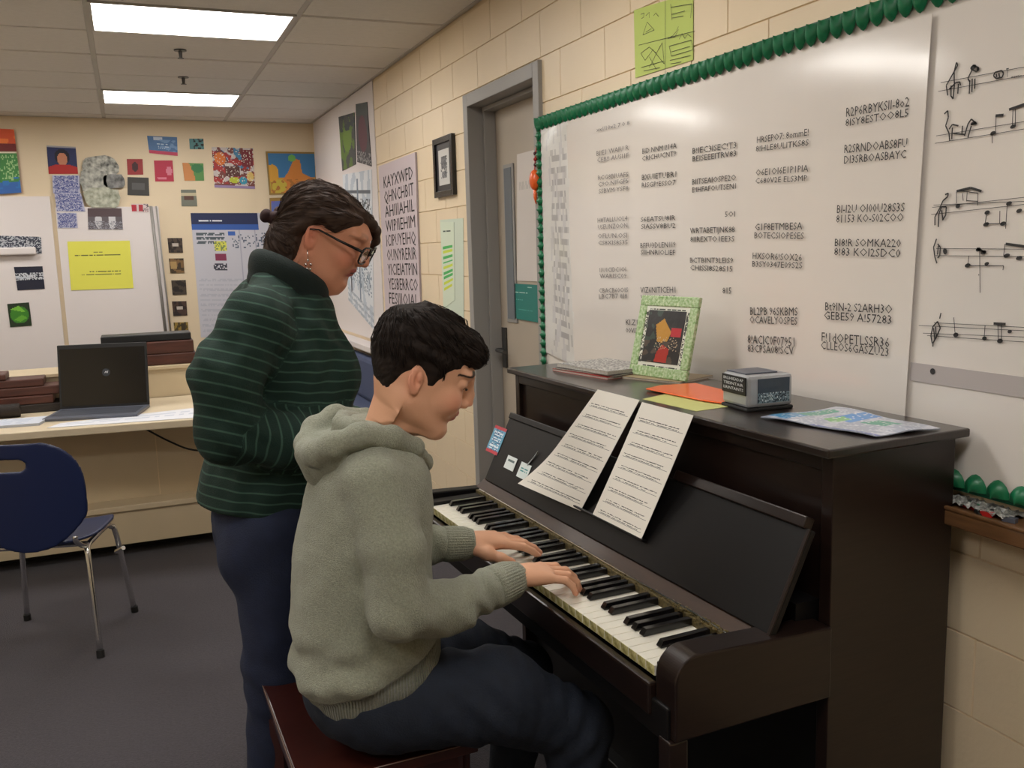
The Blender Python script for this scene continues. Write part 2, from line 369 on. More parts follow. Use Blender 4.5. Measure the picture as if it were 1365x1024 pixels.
    def mesh(s, smooth=2):
        D = s.D; D[0] = D[-1] = .05; D[:, 0] = D[:, -1] = .05; D[:, :, 0] = D[:, :, -1] = .05
        S = D < 0; nx, ny, nz = [d-1 for d in D.shape]
        cnt = np.zeros((nx, ny, nz), np.int8); cor = [(i, j, k) for i in (0, 1) for j in (0, 1) for k in (0, 1)]
        for i, j, k in cor: cnt += S[i:i+nx, j:j+ny, k:k+nz]
        I = np.nonzero((cnt > 0) & (cnt < 8)); n = len(I[0]); idx = np.full((nx, ny, nz), -1, np.int64); idx[I] = np.arange(n)
        V = [D[I[0]+i, I[1]+j, I[2]+k] for i, j, k in cor]
        acc = np.zeros((n, 3)); num = np.zeros(n)
        for a in range(8):
            for b in range(a+1, 8):
                ca, cb = np.array(cor[a]), np.array(cor[b])
                if np.abs(ca-cb).sum() != 1: continue
                va, vb = V[a], V[b]; m = (va < 0) != (vb < 0); t = np.where(m, va/np.where(m, va-vb, 1), 0)
                acc[m] += ca+(cb-ca)*t[m, None]; num[m] += 1
        P = (np.stack(I, 1)+acc/num[:, None])*s.h+s.lo
        Q = []
        for d in range(3):
            A = [slice(0, x) for x in (nx, ny, nz)]; B = list(A); B[d] = slice(1, [nx, ny, nz][d]+1)
            sa = S[tuple(A)]; sb = S[tuple(B)]; m = sa != sb; o = [q for q in range(3) if q != d]
            J = np.nonzero(m); J = np.stack(J, 1); ok = (J[:, o[0]] > 0) & (J[:, o[1]] > 0); J = J[ok]; sg = sa[tuple(J.T)]
            e0 = np.zeros(3, int); e0[o[0]] = 1; e1 = np.zeros(3, int); e1[o[1]] = 1
            c = [idx[tuple((J-x).T)] for x in (e0+e1, e1, 0*e0, e0)]
            q = np.stack(c, 1); fl = sg if d != 1 else ~sg; q[~fl] = q[~fl][:, ::-1]; Q.append(q)
        Q = np.concatenate(Q); Q = Q[(Q >= 0).all(1)]
        for _ in range(smooth):
            a = np.zeros_like(P); c = np.zeros(n)
            for k in range(4):
                i, j = Q[:, k], Q[:, (k+1) % 4]
                for t in range(3): a[:, t] += np.bincount(i, P[j, t], n)+np.bincount(j, P[i, t], n)
                c += np.bincount(i, minlength=n)+np.bincount(j, minlength=n)
            P = P*.4+.6*a/np.maximum(c, 1)[:, None]
        return P, Q
def vnormals(P, Q):
    nr = np.cross(P[Q[:, 2]]-P[Q[:, 0]], P[Q[:, 3]]-P[Q[:, 1]]); N = np.zeros_like(P)
    for k in range(4):
        for t in range(3): N[:, t] += np.bincount(Q[:, k], nr[:, t], len(P))
    return N/np.maximum(np.linalg.norm(N, axis=1), 1e-9)[:, None]
def sdf_object(name, parts, mats, parent=None, col=None, rib=None, tris=None, mat_of=None):
    """parts: list of (P, Q) already in world space; joined in one mesh"""
    V = np.concatenate([p for p, q in parts]); off = 0; F = []
    for p, q in parts: F.append(q+off); off += len(p)
    F = np.concatenate(F); me = bpy.data.meshes.new(name)
    me.vertices.add(len(V)); me.vertices.foreach_set('co', V.astype(np.float32).ravel())
    me.loops.add(F.size); me.loops.foreach_set('vertex_index', F.astype(np.int32).ravel())
    me.polygons.add(len(F)); me.polygons.foreach_set('loop_start', np.arange(0, F.size, 4, dtype=np.int32)); me.polygons.foreach_set('loop_total', np.full(len(F), 4, np.int32))
    me.update(calc_edges=True); me.validate()
    if col is not None:
        at = me.color_attributes.new('Col', 'FLOAT_COLOR', 'POINT'); c = np.ones((len(V), 4), np.float32); c[:, :3] = col; at.data.foreach_set('color', c.ravel())
    if rib is not None:
        at = me.attributes.new('rib', 'FLOAT_VECTOR', 'POINT'); c = np.zeros((len(V), 3), np.float32); c[:, :rib.shape[1]] = rib; at.data.foreach_set('vector', c.ravel())
    return link(name, me, mats, parent, True)
def wob(seed, sc, octs=5):
    r = np.random.RandomState(seed); K = [(r.randn(3)*sc*(1+.5*i), r.rand()*6.28) for i in range(octs)]
    return lambda X, Y, Z: sum(np.sin(X*k[0]+Y*k[1]+Z*k[2]+p) for k, p in K)/octs
# ------------------------------------------------------------ the room
HC, YB, XL, YF = 2.627, 8.11, -4.4, -2.0
# floor
mb = MB(); mb.box(XL-.1, YF-.1, -.05, .15, YB+.1, 0); struct(mb.build('floor', 'carpet'))
# right wall: backing (mortar) with the doorway cut out, painted blocks in front of it
DY0, DY1, DZ = 3.475, 4.215, 2.15
DIN0, DIN1, DINZ = 3.42, 4.26, 2.245
mb = MB()
mb.box(.006, YF, 0, .2, DY0-.04, HC+.1); mb.box(.006, DY1+.04, 0, .2, YB+.1, HC+.1); mb.box(.006, DY0-.04, DZ+.05, .2, DY1+.04, HC+.1)
wr = struct(mb.build('wall_right', 'mortar'))
ZC = sorted([2.255-.175*k for k in range(-3, 14)]); bl = .35; mcache = {}
def block(y0, y1, z0, z1):
    key = (round(y1-y0, 3), round(z1-z0, 3))
    if key not in mcache:
        w, h = key; g = .0007; b = .0018
        t = MB(); V = [(.006, g, g), (.006, w-g, g), (.006, w-g, h-g), (.006, g, h-g), (0, g+b, g+b), (0, w-g-b, g+b), (0, w-g-b, h-g-b), (0, g+b, h-g-b)]
        t.v = V; t.f = [(0, 1, 5, 4), (1, 2, 6, 5), (2, 3, 7, 6), (3, 0, 4, 7), (4, 5, 6, 7)]; t.m = [0]*5
        me = bpy.data.meshes.new('block'); me.from_pydata(V, [], t.f); me.update(); me.materials.append(M['block']); mcache[key] = me
    o = bpy.data.objects.new('block', mcache[key]); COL.objects.link(o); o.parent = wr; o.location = (0, y0, z0)
for z in ZC:
    z0, z1 = max(0, z), min(HC, z+.175)
    if z1-z0 < .03: continue
    k = round((2.255-z)/.175); y = 1.294-.7 + (.175 if k % 2 else 0)
    while y < YB-.02:
        segs = [(y, min(y+bl, YB))]
        if z0 < 2.24:
            segs = [(a, b) for a, b in ((y, min(y+bl, DY0-.05)), (max(y, DY1+.05), min(y+bl, YB)))]
        for a, b in segs:
            if b-a > .03: block(a, b, z0, z1)
        y += bl
# other walls
mb = MB(); mb.box(XL-.1, YB, 0, .2, YB+.1, HC+.1); struct(mb.build('wall_back', 'plaster'))
mb = MB(); mb.box(XL-.1, YF-.1, 0, XL, YB+.1, HC+.1); struct(mb.build('wall_left', 'plaster'))
mb = MB(); mb.box(XL-.1, YF-.1, 0, .2, YF, HC+.1); struct(mb.build('wall_front', 'plaster'))
mb = MB(); mb.box(-.012, 4.33, 0, -.0008, YB, .1); mb.box(-.012, YF, 0, -.0008, 3.36, .1); struct(mb.build('baseboard_right', 'rubber', bevel=.003))
mb = MB(); mb.box(XL, YB-.012, 0, -.02, YB-.001, .1); struct(mb.build('baseboard_back', 'rubber', bevel=.003))
# ceiling: deck, T-bar grid, lay-in tiles
mb = MB(); mb.box(XL-.1, YF-.1, HC+.03, .2, YB+.1, HC+.12); ceil = struct(mb.build('ceiling', 'tile'))
CX = [0, -.728, -1.646, -2.564, -3.482, XL]; RY = [5.08+.567*k for k in range(-12, 6)]; RY = [YF]+[y for y in RY if y > YF+.1]+[YB]
LIGHTS = {(1, 4.513), (1, 6.781), (1, 2.245), (1, -.023), (3, 4.513), (3, 6.781), (3, 2.245), (3, -.023)}
tcache = {}
for i in range(5):
    x1, x0 = CX[i], CX[i+1]
    for j in range(len(RY)-1):
        y0, y1 = RY[j], RY[j+1]
        if any(i == a and abs(b-y0) < .02 for a, b in LIGHTS): continue
        key = (round(x1-x0, 3), round(y1-y0, 3))
        if key not in tcache:
            w, d = key; me = bpy.data.meshes.new('ceiling_tile'); g = .009; b = .006
            V = [(g, g, .012), (w-g, g, .012), (w-g, d-g, .012), (g, d-g, .012), (g+b, g+b, 0), (w-g-b, g+b, 0), (w-g-b, d-g-b, 0), (g+b, d-g-b, 0)]
            me.from_pydata(V, [], [(4, 7, 6, 5), (0, 4, 5, 1), (1, 5, 6, 2), (2, 6, 7, 3), (3, 7, 4, 0), (0, 1, 2, 3)]); me.update(); me.materials.append(M['tile']); tcache[key] = me
        o = bpy.data.objects.new('ceiling_tile', tcache[key]); COL.objects.link(o); o.parent = ceil; o.location = (x0, y0, HC-.002 + .0015*math.sin(i*7+j*3))
for x in CX[1:-1]:
    MB().box(x-.012, YF, HC+.002, x+.012, YB, HC+.03).build('grid_bar', 'tbar', ceil)
for y in RY[1:-1]:
    MB().box(XL, y-.009, HC+.003, 0, y+.009, HC+.028).build('grid_bar', 'tbar', ceil)
MB().box(-.022, YF, HC-.006, -.001, YB, HC+.002).build('edge_angle', 'tbar', ceil)
MB().box(XL, YB-.022, HC-.006, -.022, YB-.001, HC+.002).build('edge_angle', 'tbar', ceil)
lab = {(1, 4.513): 'large fluorescent ceiling panel nearest the top edge of the photo', (1, 6.781): 'far fluorescent ceiling panel close to the poster wall'}
for (i, y0) in sorted(LIGHTS, key=lambda t: (t[0], -t[1])):
    x0, x1 = CX[i+1], CX[i]; y1 = y0+.567
    L = lab.get((i, y0), 'fluorescent ceiling panel outside the picture, %s side, %s' % ('wall' if i == 1 else 'open', {4.513: 'level with the door', 6.781: 'at the far end', 2.245: 'above the pupil', -.023: 'above the viewer'}[y0]))
    e = empty('ceiling_light', ((x0+x1)/2, (y0+y1)/2, HC), L, 'ceiling light', group=None); w, d = (x1-x0)/2-.008, .567/2-.008
    t = MB()
    for b in ((-w, -d, w, -d+.016), (-w, d-.016, w, d), (-w, -d+.016, -w+.016, d-.016), (w-.016, -d+.016, w, d-.016)): t.box(b[0], b[1], -.006, b[2], b[3], .02)
    t.build('frame', 'tbar', e)
    MB().box(-w+.016, -d+.016, .0, w-.016, d-.016, .012).build('diffuser', 'diffuser', e)
for u, (x, y) in enumerate(((-1.210, 5.418), (-1.153, 6.203))):
    e = empty('sprinkler_head', (x, y, HC), ('nearer' if u == 0 else 'farther')+' small dark sprinkler between the two ceiling lights', 'sprinkler')
    MB().tube([(0, 0, -.002), (0, 0, -.008)], .033, 16).build('escutcheon', 'dark_chrome', e)
    MB().tube([(0, 0, -.008), (0, 0, -.045)], [.011, .008], 8).build('nozzle', 'dark_chrome', e)
    MB().tube([(0, 0, -.045), (0, 0, -.048)], .017, 10).build('deflector', 'dark_chrome', e)

# door in the right wall
fr = MB()
def fbox(y0, y1, z0, z1, x0=-.018, x1=.12): fr.box(x0, y0, z0, x1, y1, z1)
fbox(4.205, 4.262, 0, 2.245); fbox(3.384, 3.44, 0, 2.245); fbox(3.44, 4.205, 2.185, 2.245)
fbox(4.185, 4.205, 0, 2.185, .06, .12); fbox(3.44, 3.46, 0, 2.185, .06, .12); fbox(3.46, 4.185, 2.165, 2.185, .06, .12)
struct(fr.build('trim_1', 'metal_gray', bevel=.003))
dr = struct(MB().box(.12, 3.43, .006, .165, 4.215, 2.185).build('door_1', 'door'))
w = MB(); w.box(.112, 3.972, 1.16, .12, 4.092, 1.905); w.build('vision_frame', 'metal_gray', dr, bevel=.003)
MB().box(.109, 3.99, 1.178, .113, 4.074, 1.887).build('vision_glass', 'windowglass', dr)
h = MB(); h.box(.108, 4.115, .93, .12, 4.16, 1.13); h.tube([(.11, 4.137, 1.02), (.07, 4.137, 1.02)], .011, 10); h.tube([(.072, 4.14, 1.02), (.068, 4.03, 1.02)], .010, 8); h.build('door_handle', 'dark_chrome', dr, bevel=.002)
s = sheet('door_notice', [(.118, (3.967, 1.363)[0], (3.967, 1.363)[1]), (.118, (3.703, 1.369)[0], (3.967, 1.363)[1]), (.118, (3.672, 1.912)[0], (3.927, 1.938)[1]), (.118, (3.927, 1.938)[0], (3.927, 1.938)[1])], .0015, bg=(214, 206, 200), shapes=[('t', .1, .72, .9, .8, (196, 190, 184), 2), ('t', .1, .3, .9, .34, (192, 186, 180), 1)])
tag(s, 'large blank pale sheet fixed to the door leaf above the teal sign', 'paper')
s = sheet('door_sign', [(.118, (4.016, 1.183)[0], (4.016, 1.183)[1]), (.118, (3.730, 1.180)[0], (3.730, 1.180)[1]), (.118, (3.720, 1.348)[0], (3.720, 1.348)[1]), (.118, (4.004, 1.348)[0], (4.004, 1.348)[1])], .006, bg=(34, 122, 114), shapes=[('r', .6, .9, .75, .93, (170, 210, 200)), ('t', .06, .76, .6, .8, (190, 220, 210), 1), ('t', .15, .55, .4, .6, (110, 180, 170), 1), ('t', .2, .28, .8, .33, (80, 160, 150), 1)], n=(30, 44))
tag(s, 'teal sign with small white print on the door leaf', 'sign')
# ------------------------------------------------------------ the piano (local frame: x from the wall, y along the keys, near end at 0)
PA = R(2.159); PM = Matrix.Translation((0, 1.301, 0)) @ Matrix.Rotation(PA, 4, 'Z')
def PW(x, y, z): return PM @ Vector((x, y, z))
P = empty('upright_piano', (0, 1.301, 0), 'dark brown upright piano with open key cover against the white board', 'piano', rz=PA)
H = 1.133
MB().prism([(-.385, 0), (-.385, H-.018), (-.062, H-.018), (-.062, 0)], 1, .012, .042).build('side_panel', 'piano', P, bevel=.002)
MB().prism([(-.385, 0), (-.385, H-.018), (-.062, H-.018), (-.062, 0)], 1, 1.385, 1.412).build('side_panel', 'piano', P, bevel=.002)
MB().box(-.41, .0, H-.018, -.035, 1.423, H).build('lid', 'lidtop', P, bevel=.004)
MB().box(-.372, .042, .80, -.352, 1.385, H-.05).build('upper_panel', 'piano', P)
MB().box(-.385, .042, H-.05, -.345, 1.385, H-.018).build('top_rail', 'piano', P, bevel=.003)
MB().box(-.345, .042, .06, -.33, 1.385, .62).build('lower_panel', 'piano_dark', P)
MB().box(-.385, .042, 0, -.32, 1.385, .06).build('bottom_rail', 'piano_dark', P, bevel=.003)
MB().box(-.08, .042, .02, -.065, 1.385, H-.02).build('back_panel', 'piano_dark', P)
MB().box(-.752, .020, .63, -.345, 1.40, .70).build('key_bed', 'piano_dark', P, bevel=.004)
MB().box(-.758, .07, .665, -.738, 1.34, .728).build('key_slip', 'piano', P, bevel=.005)
def cheek(y0, y1, mm='piano', zt=.797):
    n = 18; a = [(-.385, .64), (-.745, .64)]
    r = .05; cx, cz = -.745+r, zt-r
    a += [(-.745, cz)] + [(cx-r*math.cos(t*math.pi/2/n), cz+r*math.sin(t*math.pi/2/n)) for t in range(1, n+1)] + [(-.385, zt-.014)]
    MB().prism(a, 1, y0, y1).build('key_block', mm, P, bevel=.004)
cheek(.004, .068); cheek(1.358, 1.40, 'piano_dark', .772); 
for y in (.008, 1.368):
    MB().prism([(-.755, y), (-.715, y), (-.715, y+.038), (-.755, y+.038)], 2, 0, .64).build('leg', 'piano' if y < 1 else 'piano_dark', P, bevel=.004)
    MB().box(-.76, y-.003, 0, -.345, y+.041, .05).build('toe_block', 'piano_dark', P, bevel=.005)
# key block end pieces between cheek and keys
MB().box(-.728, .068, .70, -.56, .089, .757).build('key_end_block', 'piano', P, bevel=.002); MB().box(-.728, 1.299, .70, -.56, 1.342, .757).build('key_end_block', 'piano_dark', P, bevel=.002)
# keys
pitch = 1.208/40
wm = MB(); w = pitch-.0016; wm.box(0, 0, 0, .178, w, .0205); wo = wm.build('white_key', ['wkey', 'kfront'], P, bevel=.0012)
for p in wo.data.polygons: p.material_index = 1 if p.normal.x < -.9 else 0
bm_ = MB(); bw = .0165
bm_.v = [(0, 0, 0), (.118, 0, 0), (.118, bw, 0), (0, bw, 0), (.007, .0015, .0145), (.118, .0015, .015), (.118, bw-.0015, .015), (.007, bw-.0015, .0145), (-.001, .0005, .003), (-.001, bw-.0005, .003)]
bm_.f = [(3, 2, 1, 0), (4, 5, 6, 7), (8, 0, 1, 5, 4), (1, 2, 6, 5), (2, 3, 9, 7, 6), (8, 4, 7, 9), (0, 8, 9, 3)]; bm_.m = [0]*7
bo = bm_.build('black_key', 'bkey', P, bevel=.001)
first = True; fb = True
for i in range(40):     # i=0 is the lowest note, far end
    y = 1.298-(i+1)*pitch
    if first: o = wo; first = False
    else: o = wo.copy(); COL.objects.link(o)
    o.location = (-.732, y, .7275 - (.006 if i in (13, 19) else 0))
    if (i % 7) in (0, 2, 3, 5, 6) and i < 39:
        if fb: q = bo; fb = False
        else: q = bo.copy(); COL.objects.link(q)
        q.location = (-.682, y-bw/2, .7487)
# worn gilt strip, name board band
MB().box(-.566, .07, .745, -.548, 1.342, .767).build('felt_strip', 'gold', P, bevel=.002)
MB().tube([(-.56, .075, .768), (-.556, .2, .771), (-.557, .5, .769), (-.556, .9, .77), (-.557, 1.33, .769)], .0022, 6).build('hinge_rod', 'chrome', P)
gb = MB(); random.seed(3)
for k in range(150):
    y = .075 + 1.25*(random.random()**1.7) if k < 110 else random.uniform(.075, .3); x = -.558+random.uniform(-.009, .009); r = random.uniform(.0015, .0038)*(1.25 if y < .3 else .9)
    gb.sphere((x, y, .767+r*.4), (r, r*1.6, r), 5, 3)
o = gb.build('worn_gilt_flakes', 'gold', P); o['kind'] = 'stuff'
MB().prism([(-.548, .70), (-.548, .765), (-.515, .787), (-.50, .787), (-.50, .70)], 1, .042, 1.385).build('name_board', 'band', P, bevel=.002)
# open key cover used as a music shelf, leaning back
bx, bz, tx, tz = -.522, .787, -.428, .978
dx, dz = tx-bx, tz-bz; Ls = math.hypot(dx, dz); ux, uz = dx/Ls, dz/Ls; nx, nz = -uz, ux
def slab(s0, s1, n0, n1, y0, y1, name, m, bev=.003):
    q = [(bx+ux*s+nx*n, bz+uz*s+nz*n) for s, n in ((s0, n0), (s1, n0), (s1, n1), (s0, n1))]
    return MB().prism(q[::-1], 1, y0, y1).build(name, m, P, bevel=bev)
slab(0, Ls, -.014, 0, .020, 1.372, 'music_shelf', 'piano_dark')
slab(Ls-.002, Ls+.022, -.016, .007, .035, .46, 'shelf_lip', 'piano', .003)
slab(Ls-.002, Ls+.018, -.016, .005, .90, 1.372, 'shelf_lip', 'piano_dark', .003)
slab(.0, Ls, .0, .004, .020, .028, 'shelf_edge', 'piano', .001)
slab(.052, .058, 0, .016, .47, .80, 'sheet_rest', 'piano_dark', .002)
MB().box(-.43, .055, .74, -.372, 1.372, .82).build('shelf_bed', 'piano_dark', P)
MB().box(-.50, .042, .70, -.345, 1.385, .765).build('action_rail', 'piano_dark', P)
# stickers on the shelf
def onshelf(u, v, lift=.001):     # u = y position, v = distance up the shelf
    return (bx+ux*v+nx*lift, u, bz+uz*v+nz*lift)
def shelf_sheet(name, y0, y1, v0, v1, **k):
    o = sheet(name, [onshelf(y0, v0), onshelf(y1, v0), onshelf(y1, v1), onshelf(y0, v1)], .0012, parent=P, **k); return o
def free(o):   # lift a sheet out of the piano's frame to world space so it is a thing of its own
    o.parent = None; c = o.data.vertices[0].co.copy()
    for v in o.data.vertices: v.co -= c
    o.matrix_world = PM @ Matrix.Translation(c); return o
s = free(shelf_sheet('sticker', (1.440, 0.808)[0], (1.350, 0.893)[0], .085, .175, shapes=[('r', 0, 0, 1, .1, (190, 60, 70)), ('r', 0, .9, 1, 1, (180, 60, 70)), ('n', .1, .12, .9, .88, (60, 90, 130), .35), ('t', .15, .15, .85, .85, (220, 230, 235), 7)], bg=(96, 160, 190), n=(16, 26)))
tag(s, 'small blue sticker with red ends at the far end of the black music shelf', 'sticker')
s = free(shelf_sheet('paper_tag', (1.277, 0.799)[0], (1.210, 0.814)[0], .062, .103, shapes=[('r', .2, .55, .8, .75, (90, 110, 110))], bg=(225, 232, 230), n=(12, 12))); tag(s, 'left of two small white paper tags on the black music shelf', 'tag')
s = free(shelf_sheet('paper_tag', (1.179, 0.797)[0], (1.112, 0.813)[0], .055, .102, shapes=[('t', .2, .3, .8, .75, (70, 150, 150), 3)], bg=(222, 232, 230), n=(12, 12))); tag(s, 'white paper tag with a hanging tip, nearer the sheet music', 'tag')
q = MB(); a0 = onshelf((1.136, 0.842)[0], .10, .003); q.tube([a0, onshelf((1.115, 0.858)[0], .13, .004), onshelf((1.104, 0.872)[0], .15, .006)], [.004, .003, .001], 6, flat=.4); q.build('tag_tip', 'whiteink', s, T=(PM @ Matrix.Translation(s.data.vertices[0].co)).inverted() @ PM if False else Matrix.Translation(-(PM.inverted() @ s.matrix_world.translation)))
# sheet music
sl = []
for k in range(9): sl += [('t', .10+.03*math.sin(k*2.1), .072+k*.1, .93-.04*(k % 3), .088+k*.1, (64, 62, 60), 1), ('t', .12+.02*math.sin(k*3.1), .058+k*.1, .88-.05*(k % 4), .068+k*.1, (120, 118, 114), 1), ('r', .08, .050+k*.1, .94, .0535+k*.1, (110, 106, 102))]
def leaf(name, yl, yr, zb, zt, xb, xt, lab, curl, seed, cat='sheet music', twist=0.0):
    o = sheet(name, [(xb, yl[0], zb), (xb, yr[0], zb), (xt, yr[1], zt), (xt, yl[1], zt)], .0006, parent=P, shapes=sl, bg=(236, 231, 220), n=(56, 300), curve=curl, mats='paper_print', seed=seed)
    free(o); return tag(o, lab, cat)
MATS.clear(); M['paper_print'] = mat('paper_print', (1, 1, 1), .75, attr='Col')
leaf('sheet_music', (1.07, .80), (.765, .60), .835, 1.143, -.505, -.428, 'left sheet of music leaning on the piano, lower left corner curling forward', lambda u, v: .03*max(0, .45-v)**2*(1-u)*6+.004, 1)
leaf('sheet_music', (.70, .592), (.475, .385), .838, 1.139, -.502, -.426, 'right sheet of music leaning on the piano, straight edges', lambda u, v: .004+.006*(1-v)**2, 2)
s = sheet('folded_paper', [PW(-.415, .99, .986), PW(-.425, .93, .986), PW(-.385, .89, .992), PW(-.38, .97, .992)], .0012, bg=(190, 205, 232), shapes=[('r', 0, .7, 1, 1, (60, 90, 160))], n=(12, 12)); tag(s, 'pale blue paper lying behind the music shelf, left of the sheets', 'paper')
# ---- things on the lid
def lidm(x, y, rz, z=H): return PM @ Matrix.Translation((x, y, z)) @ Matrix.Rotation(rz, 4, 'Z')
def book(name, x, y, z, w, d, t, rz, cover, pages, lab, cat='magazine', group=None, top=None):
    e = empty(name, (0, 0, 0), lab, cat, group=group); e.matrix_world = lidm(x, y, rz, z)
    MB().box(-w/2, -d/2, .0008, w/2, d/2, t-.0008).build('pages', pages, e)
    MB().box(-w/2-.001, -d/2-.001, t-.001, w/2+.001, d/2+.001, t).box(-w/2-.001, -d/2-.001, 0, w/2+.001, d/2+.001, .001).build('cover', cover, e)
    if top:
        o = sheet('printed_cover', [(-w/2, -d/2, t), (w/2, -d/2, t), (w/2, d/2, t), (-w/2, d/2, t)], .0003, parent=e, bg=top[0], shapes=top[1], n=(40, 40), mats='glossprint')
    return e
M.update(redc=mat('red_cover', srgb(160, 52, 48), .4), whitep=mat('page_edges', srgb(205, 200, 190), .7, var=.3, vscale=300, bump=.5, bscale=500), darkc=mat('dark_cover', srgb(44, 42, 46), .4), tan=mat('tan_cover', srgb(170, 150, 120), .5))
LX, LY = -.205, 1.145
book('magazine', LX, LY, H, .20, .27, .007, R(8), 'redc', 'whitep', 'red-edged magazine at the bottom of the stack on the piano lid', group=None)
book('magazine', LX+.004, LY-.005, H+.0072, .19, .26, .005, R(12), 'darkc', 'whitep', 'dark magazine in the middle of the stack on the piano lid')
book('magazine', LX+.006, LY, H+.0124, .19, .26, .010, R(6), 'whitep', 'whitep', 'grey printed magazine on top of the stack on the piano lid', top=((150, 150, 146), [('n', 0, 0, 1, 1, (60, 60, 62), .45), ('n', 0, 0, 1, 1, (200, 200, 195), .25)]))
book('booklet', -.125, .93, H, .16, .20, .006, R(20), 'tan', 'whitep', 'tan booklet under the green picture frame on the piano lid', 'booklet')
# green picture frame standing on the lid, leaning back
fe = empty('picture_frame', (0, 0, 0), 'photo frame with a green glittery border standing on the piano lid', 'picture frame')
fe.matrix_world = lidm(-.175, .915, R(-90+10), H+.007) @ Matrix.Rotation(R(-14), 4, 'X')
FW, FH = .232, .235
t = MB(); bw2 = .030
for a in ((-FW/2, 0, FW/2, bw2), (-FW/2, FH-bw2, FW/2, FH), (-FW/2, bw2, -FW/2+bw2, FH-bw2), (FW/2-bw2, bw2, FW/2, FH-bw2)): t.box(a[0], 0, a[1], a[2], .012, a[3])
t.build('frame_border', mat('green_glitter', srgb(110, 160, 74), .4, var=.8, vscale=120, col2=srgb(214, 226, 190), bump=.5, bscale=300), fe, bevel=.003)
sheet('photo_mat', [(-FW/2+.026, .004, .026), (FW/2-.026, .004, .026), (FW/2-.026, .004, FH-.026), (-FW/2+.026, .004, FH-.026)], .001, parent=fe, bg=(226, 226, 212), shapes=[('t', .1, .92, .9, .98, (60, 66, 58), 1), ('t', .1, .02, .9, .07, (60, 66, 58), 1), ('n', .02, .08, .08, .9, (70, 74, 66), .5), ('n', .92, .08, .98, .9, (70, 74, 66), .5)], n=(50, 50))
sheet('photo', [(-FW/2+.042, .0028, .042), (FW/2-.042, .0028, .042), (FW/2-.042, .0028, FH-.042), (-FW/2+.042, .0028, FH-.042)], .0008, parent=fe, bg=(34, 34, 38), mats='glossprint', n=(60, 60),
 shapes=[('b', 0, .3, .45, 1, (52, 70, 62), .5, 3), ('p', [(.25, .72), (.45, .85), (.7, .6), (.6, .38), (.35, .4)], (196, 142, 52)), ('r', .68, .52, .95, .68, (190, 40, 52)), ('b', 0, 0, 1, .42, (78, 66, 56), 1.2, 4), ('p', [(.35, .02), (.68, .02), (.7, .28), (.5, .36), (.38, .2)], (176, 44, 36)), ('n', .3, .25, .9, .5, (200, 180, 150), .12)])
MB().prism([(.012, .02), (.012, .16), (.075, .0), (.07, 0)], 0, -.012, .012).build('easel_back', 'tan', fe)
# orange folder, pale paper, small silver cube radio, bright plastic sleeve
fo = MB(); fo.prism([(-.36, .775), (-.30, .805), (-.2, .79), (-.20, .50), (-.30, .46), (-.33, .55)][::-1], 2, .0, .004); o = fo.build('orange_folder', 'orange', None, bevel=.0015)
for v in o.data.vertices: v.co -= Vector((-.28, .64, 0))
o.matrix_world = lidm(-.235, .625, R(-4), H+.003); tag(o, 'bright orange plastic folder behind the silver cube on the lid', 'folder')
s = sheet('paper_sheet', [PW(-.385, .66, H), PW(-.375, .45, H), PW(-.25, .46, H), PW(-.27, .70, H)], .0008, bg=(204, 206, 130), n=(6, 6)); tag(s, 'pale yellow-green paper lying in front of the orange folder', 'paper')
ce = empty('cube_radio', (0, 0, 0), 'small silver cube radio with a black label on the piano lid', 'radio'); ce.matrix_world = lidm(-.222, .425, R(-6), H)
MB().box(-.062, -.055, .0, .062, .055, .008).build('base', 'rubber', ce, bevel=.003)
MB().box(-.06, -.054, .008, .06, .054, .082).build('body', 'silver', ce, bevel=.008)
MB().box(-.0625, -.048, .036, -.0595, .050, .078).build('front_label', 'black', ce, bevel=.001)
k = Ink((-.0627, 0, 0), (0, -1, 0), (0, 0, 1), .0004)
for q, w in enumerate(('BRLIHIIEADAP', 'TIIEINTAIR', 'ISRINTAINTS')): k.text(w, (-.042, .067-.011*q), (.040, .067-.011*q), .0065)
k.build('lettering', 'whiteink', ce)
sheet('end_picture', [(-.034, -.0545, .018), (.05, -.0545, .018), (.05, -.0545, .074), (-.034, -.0545, .074)], .0012, parent=ce, bg=(54, 66, 78), shapes=[('r', 0, 0, 1, .42, (120, 140, 150)), ('n', 0, 0, 1, .42, (40, 54, 66), .45), ('n', .1, .05, .9, .4, (210, 220, 225), .15)], n=(30, 24), mats='glossprint')
t = MB(); t.box(-.05, -.03, .082, .035, .05, .085); t.build('top_grille', 'grayplastic', ce, bevel=.001)
o = sheet('plastic_sleeve', [PW(-.315, .30, H), PW(-.260, .030, H), PW(-.10, .018, H), PW(-.10, .30, H)], .0022, bg=(176, 184, 204), n=(56, 44), mats='sleeveprint' if False else 'glossprint',
 shapes=[('b', 0, 0, 1, 1, (205, 208, 222), .9, 5), ('p', [(0, .1), (.22, .02), (.18, .75), (.03, .75)], (60, 150, 205)), ('p', [(.05, .4), (.2, .35), (.2, .8), (.06, .85)], (60, 165, 140)), ('p', [(.3, .55), (.5, .5), (.5, .98), (.32, .98)], (50, 140, 215)), ('p', [(.3, .4), (.42, .36), (.44, .62), (.32, .66)], (120, 190, 110)), ('p', [(.55, .55), (.8, .5), (.82, .74), (.6, .78)], (30, 160, 130)), ('r', .45, 0, 1, .06, (90, 110, 190)), ('n', 0, 0, 1, 1, (225, 230, 238), .10)], curve=lambda u, v: .002*math.sin(u*9)+.002*math.sin(v*7+u*4)+.003)
tag(o, 'crinkled clear plastic sleeve with blue and green artwork at the lid end', 'plastic sleeve')
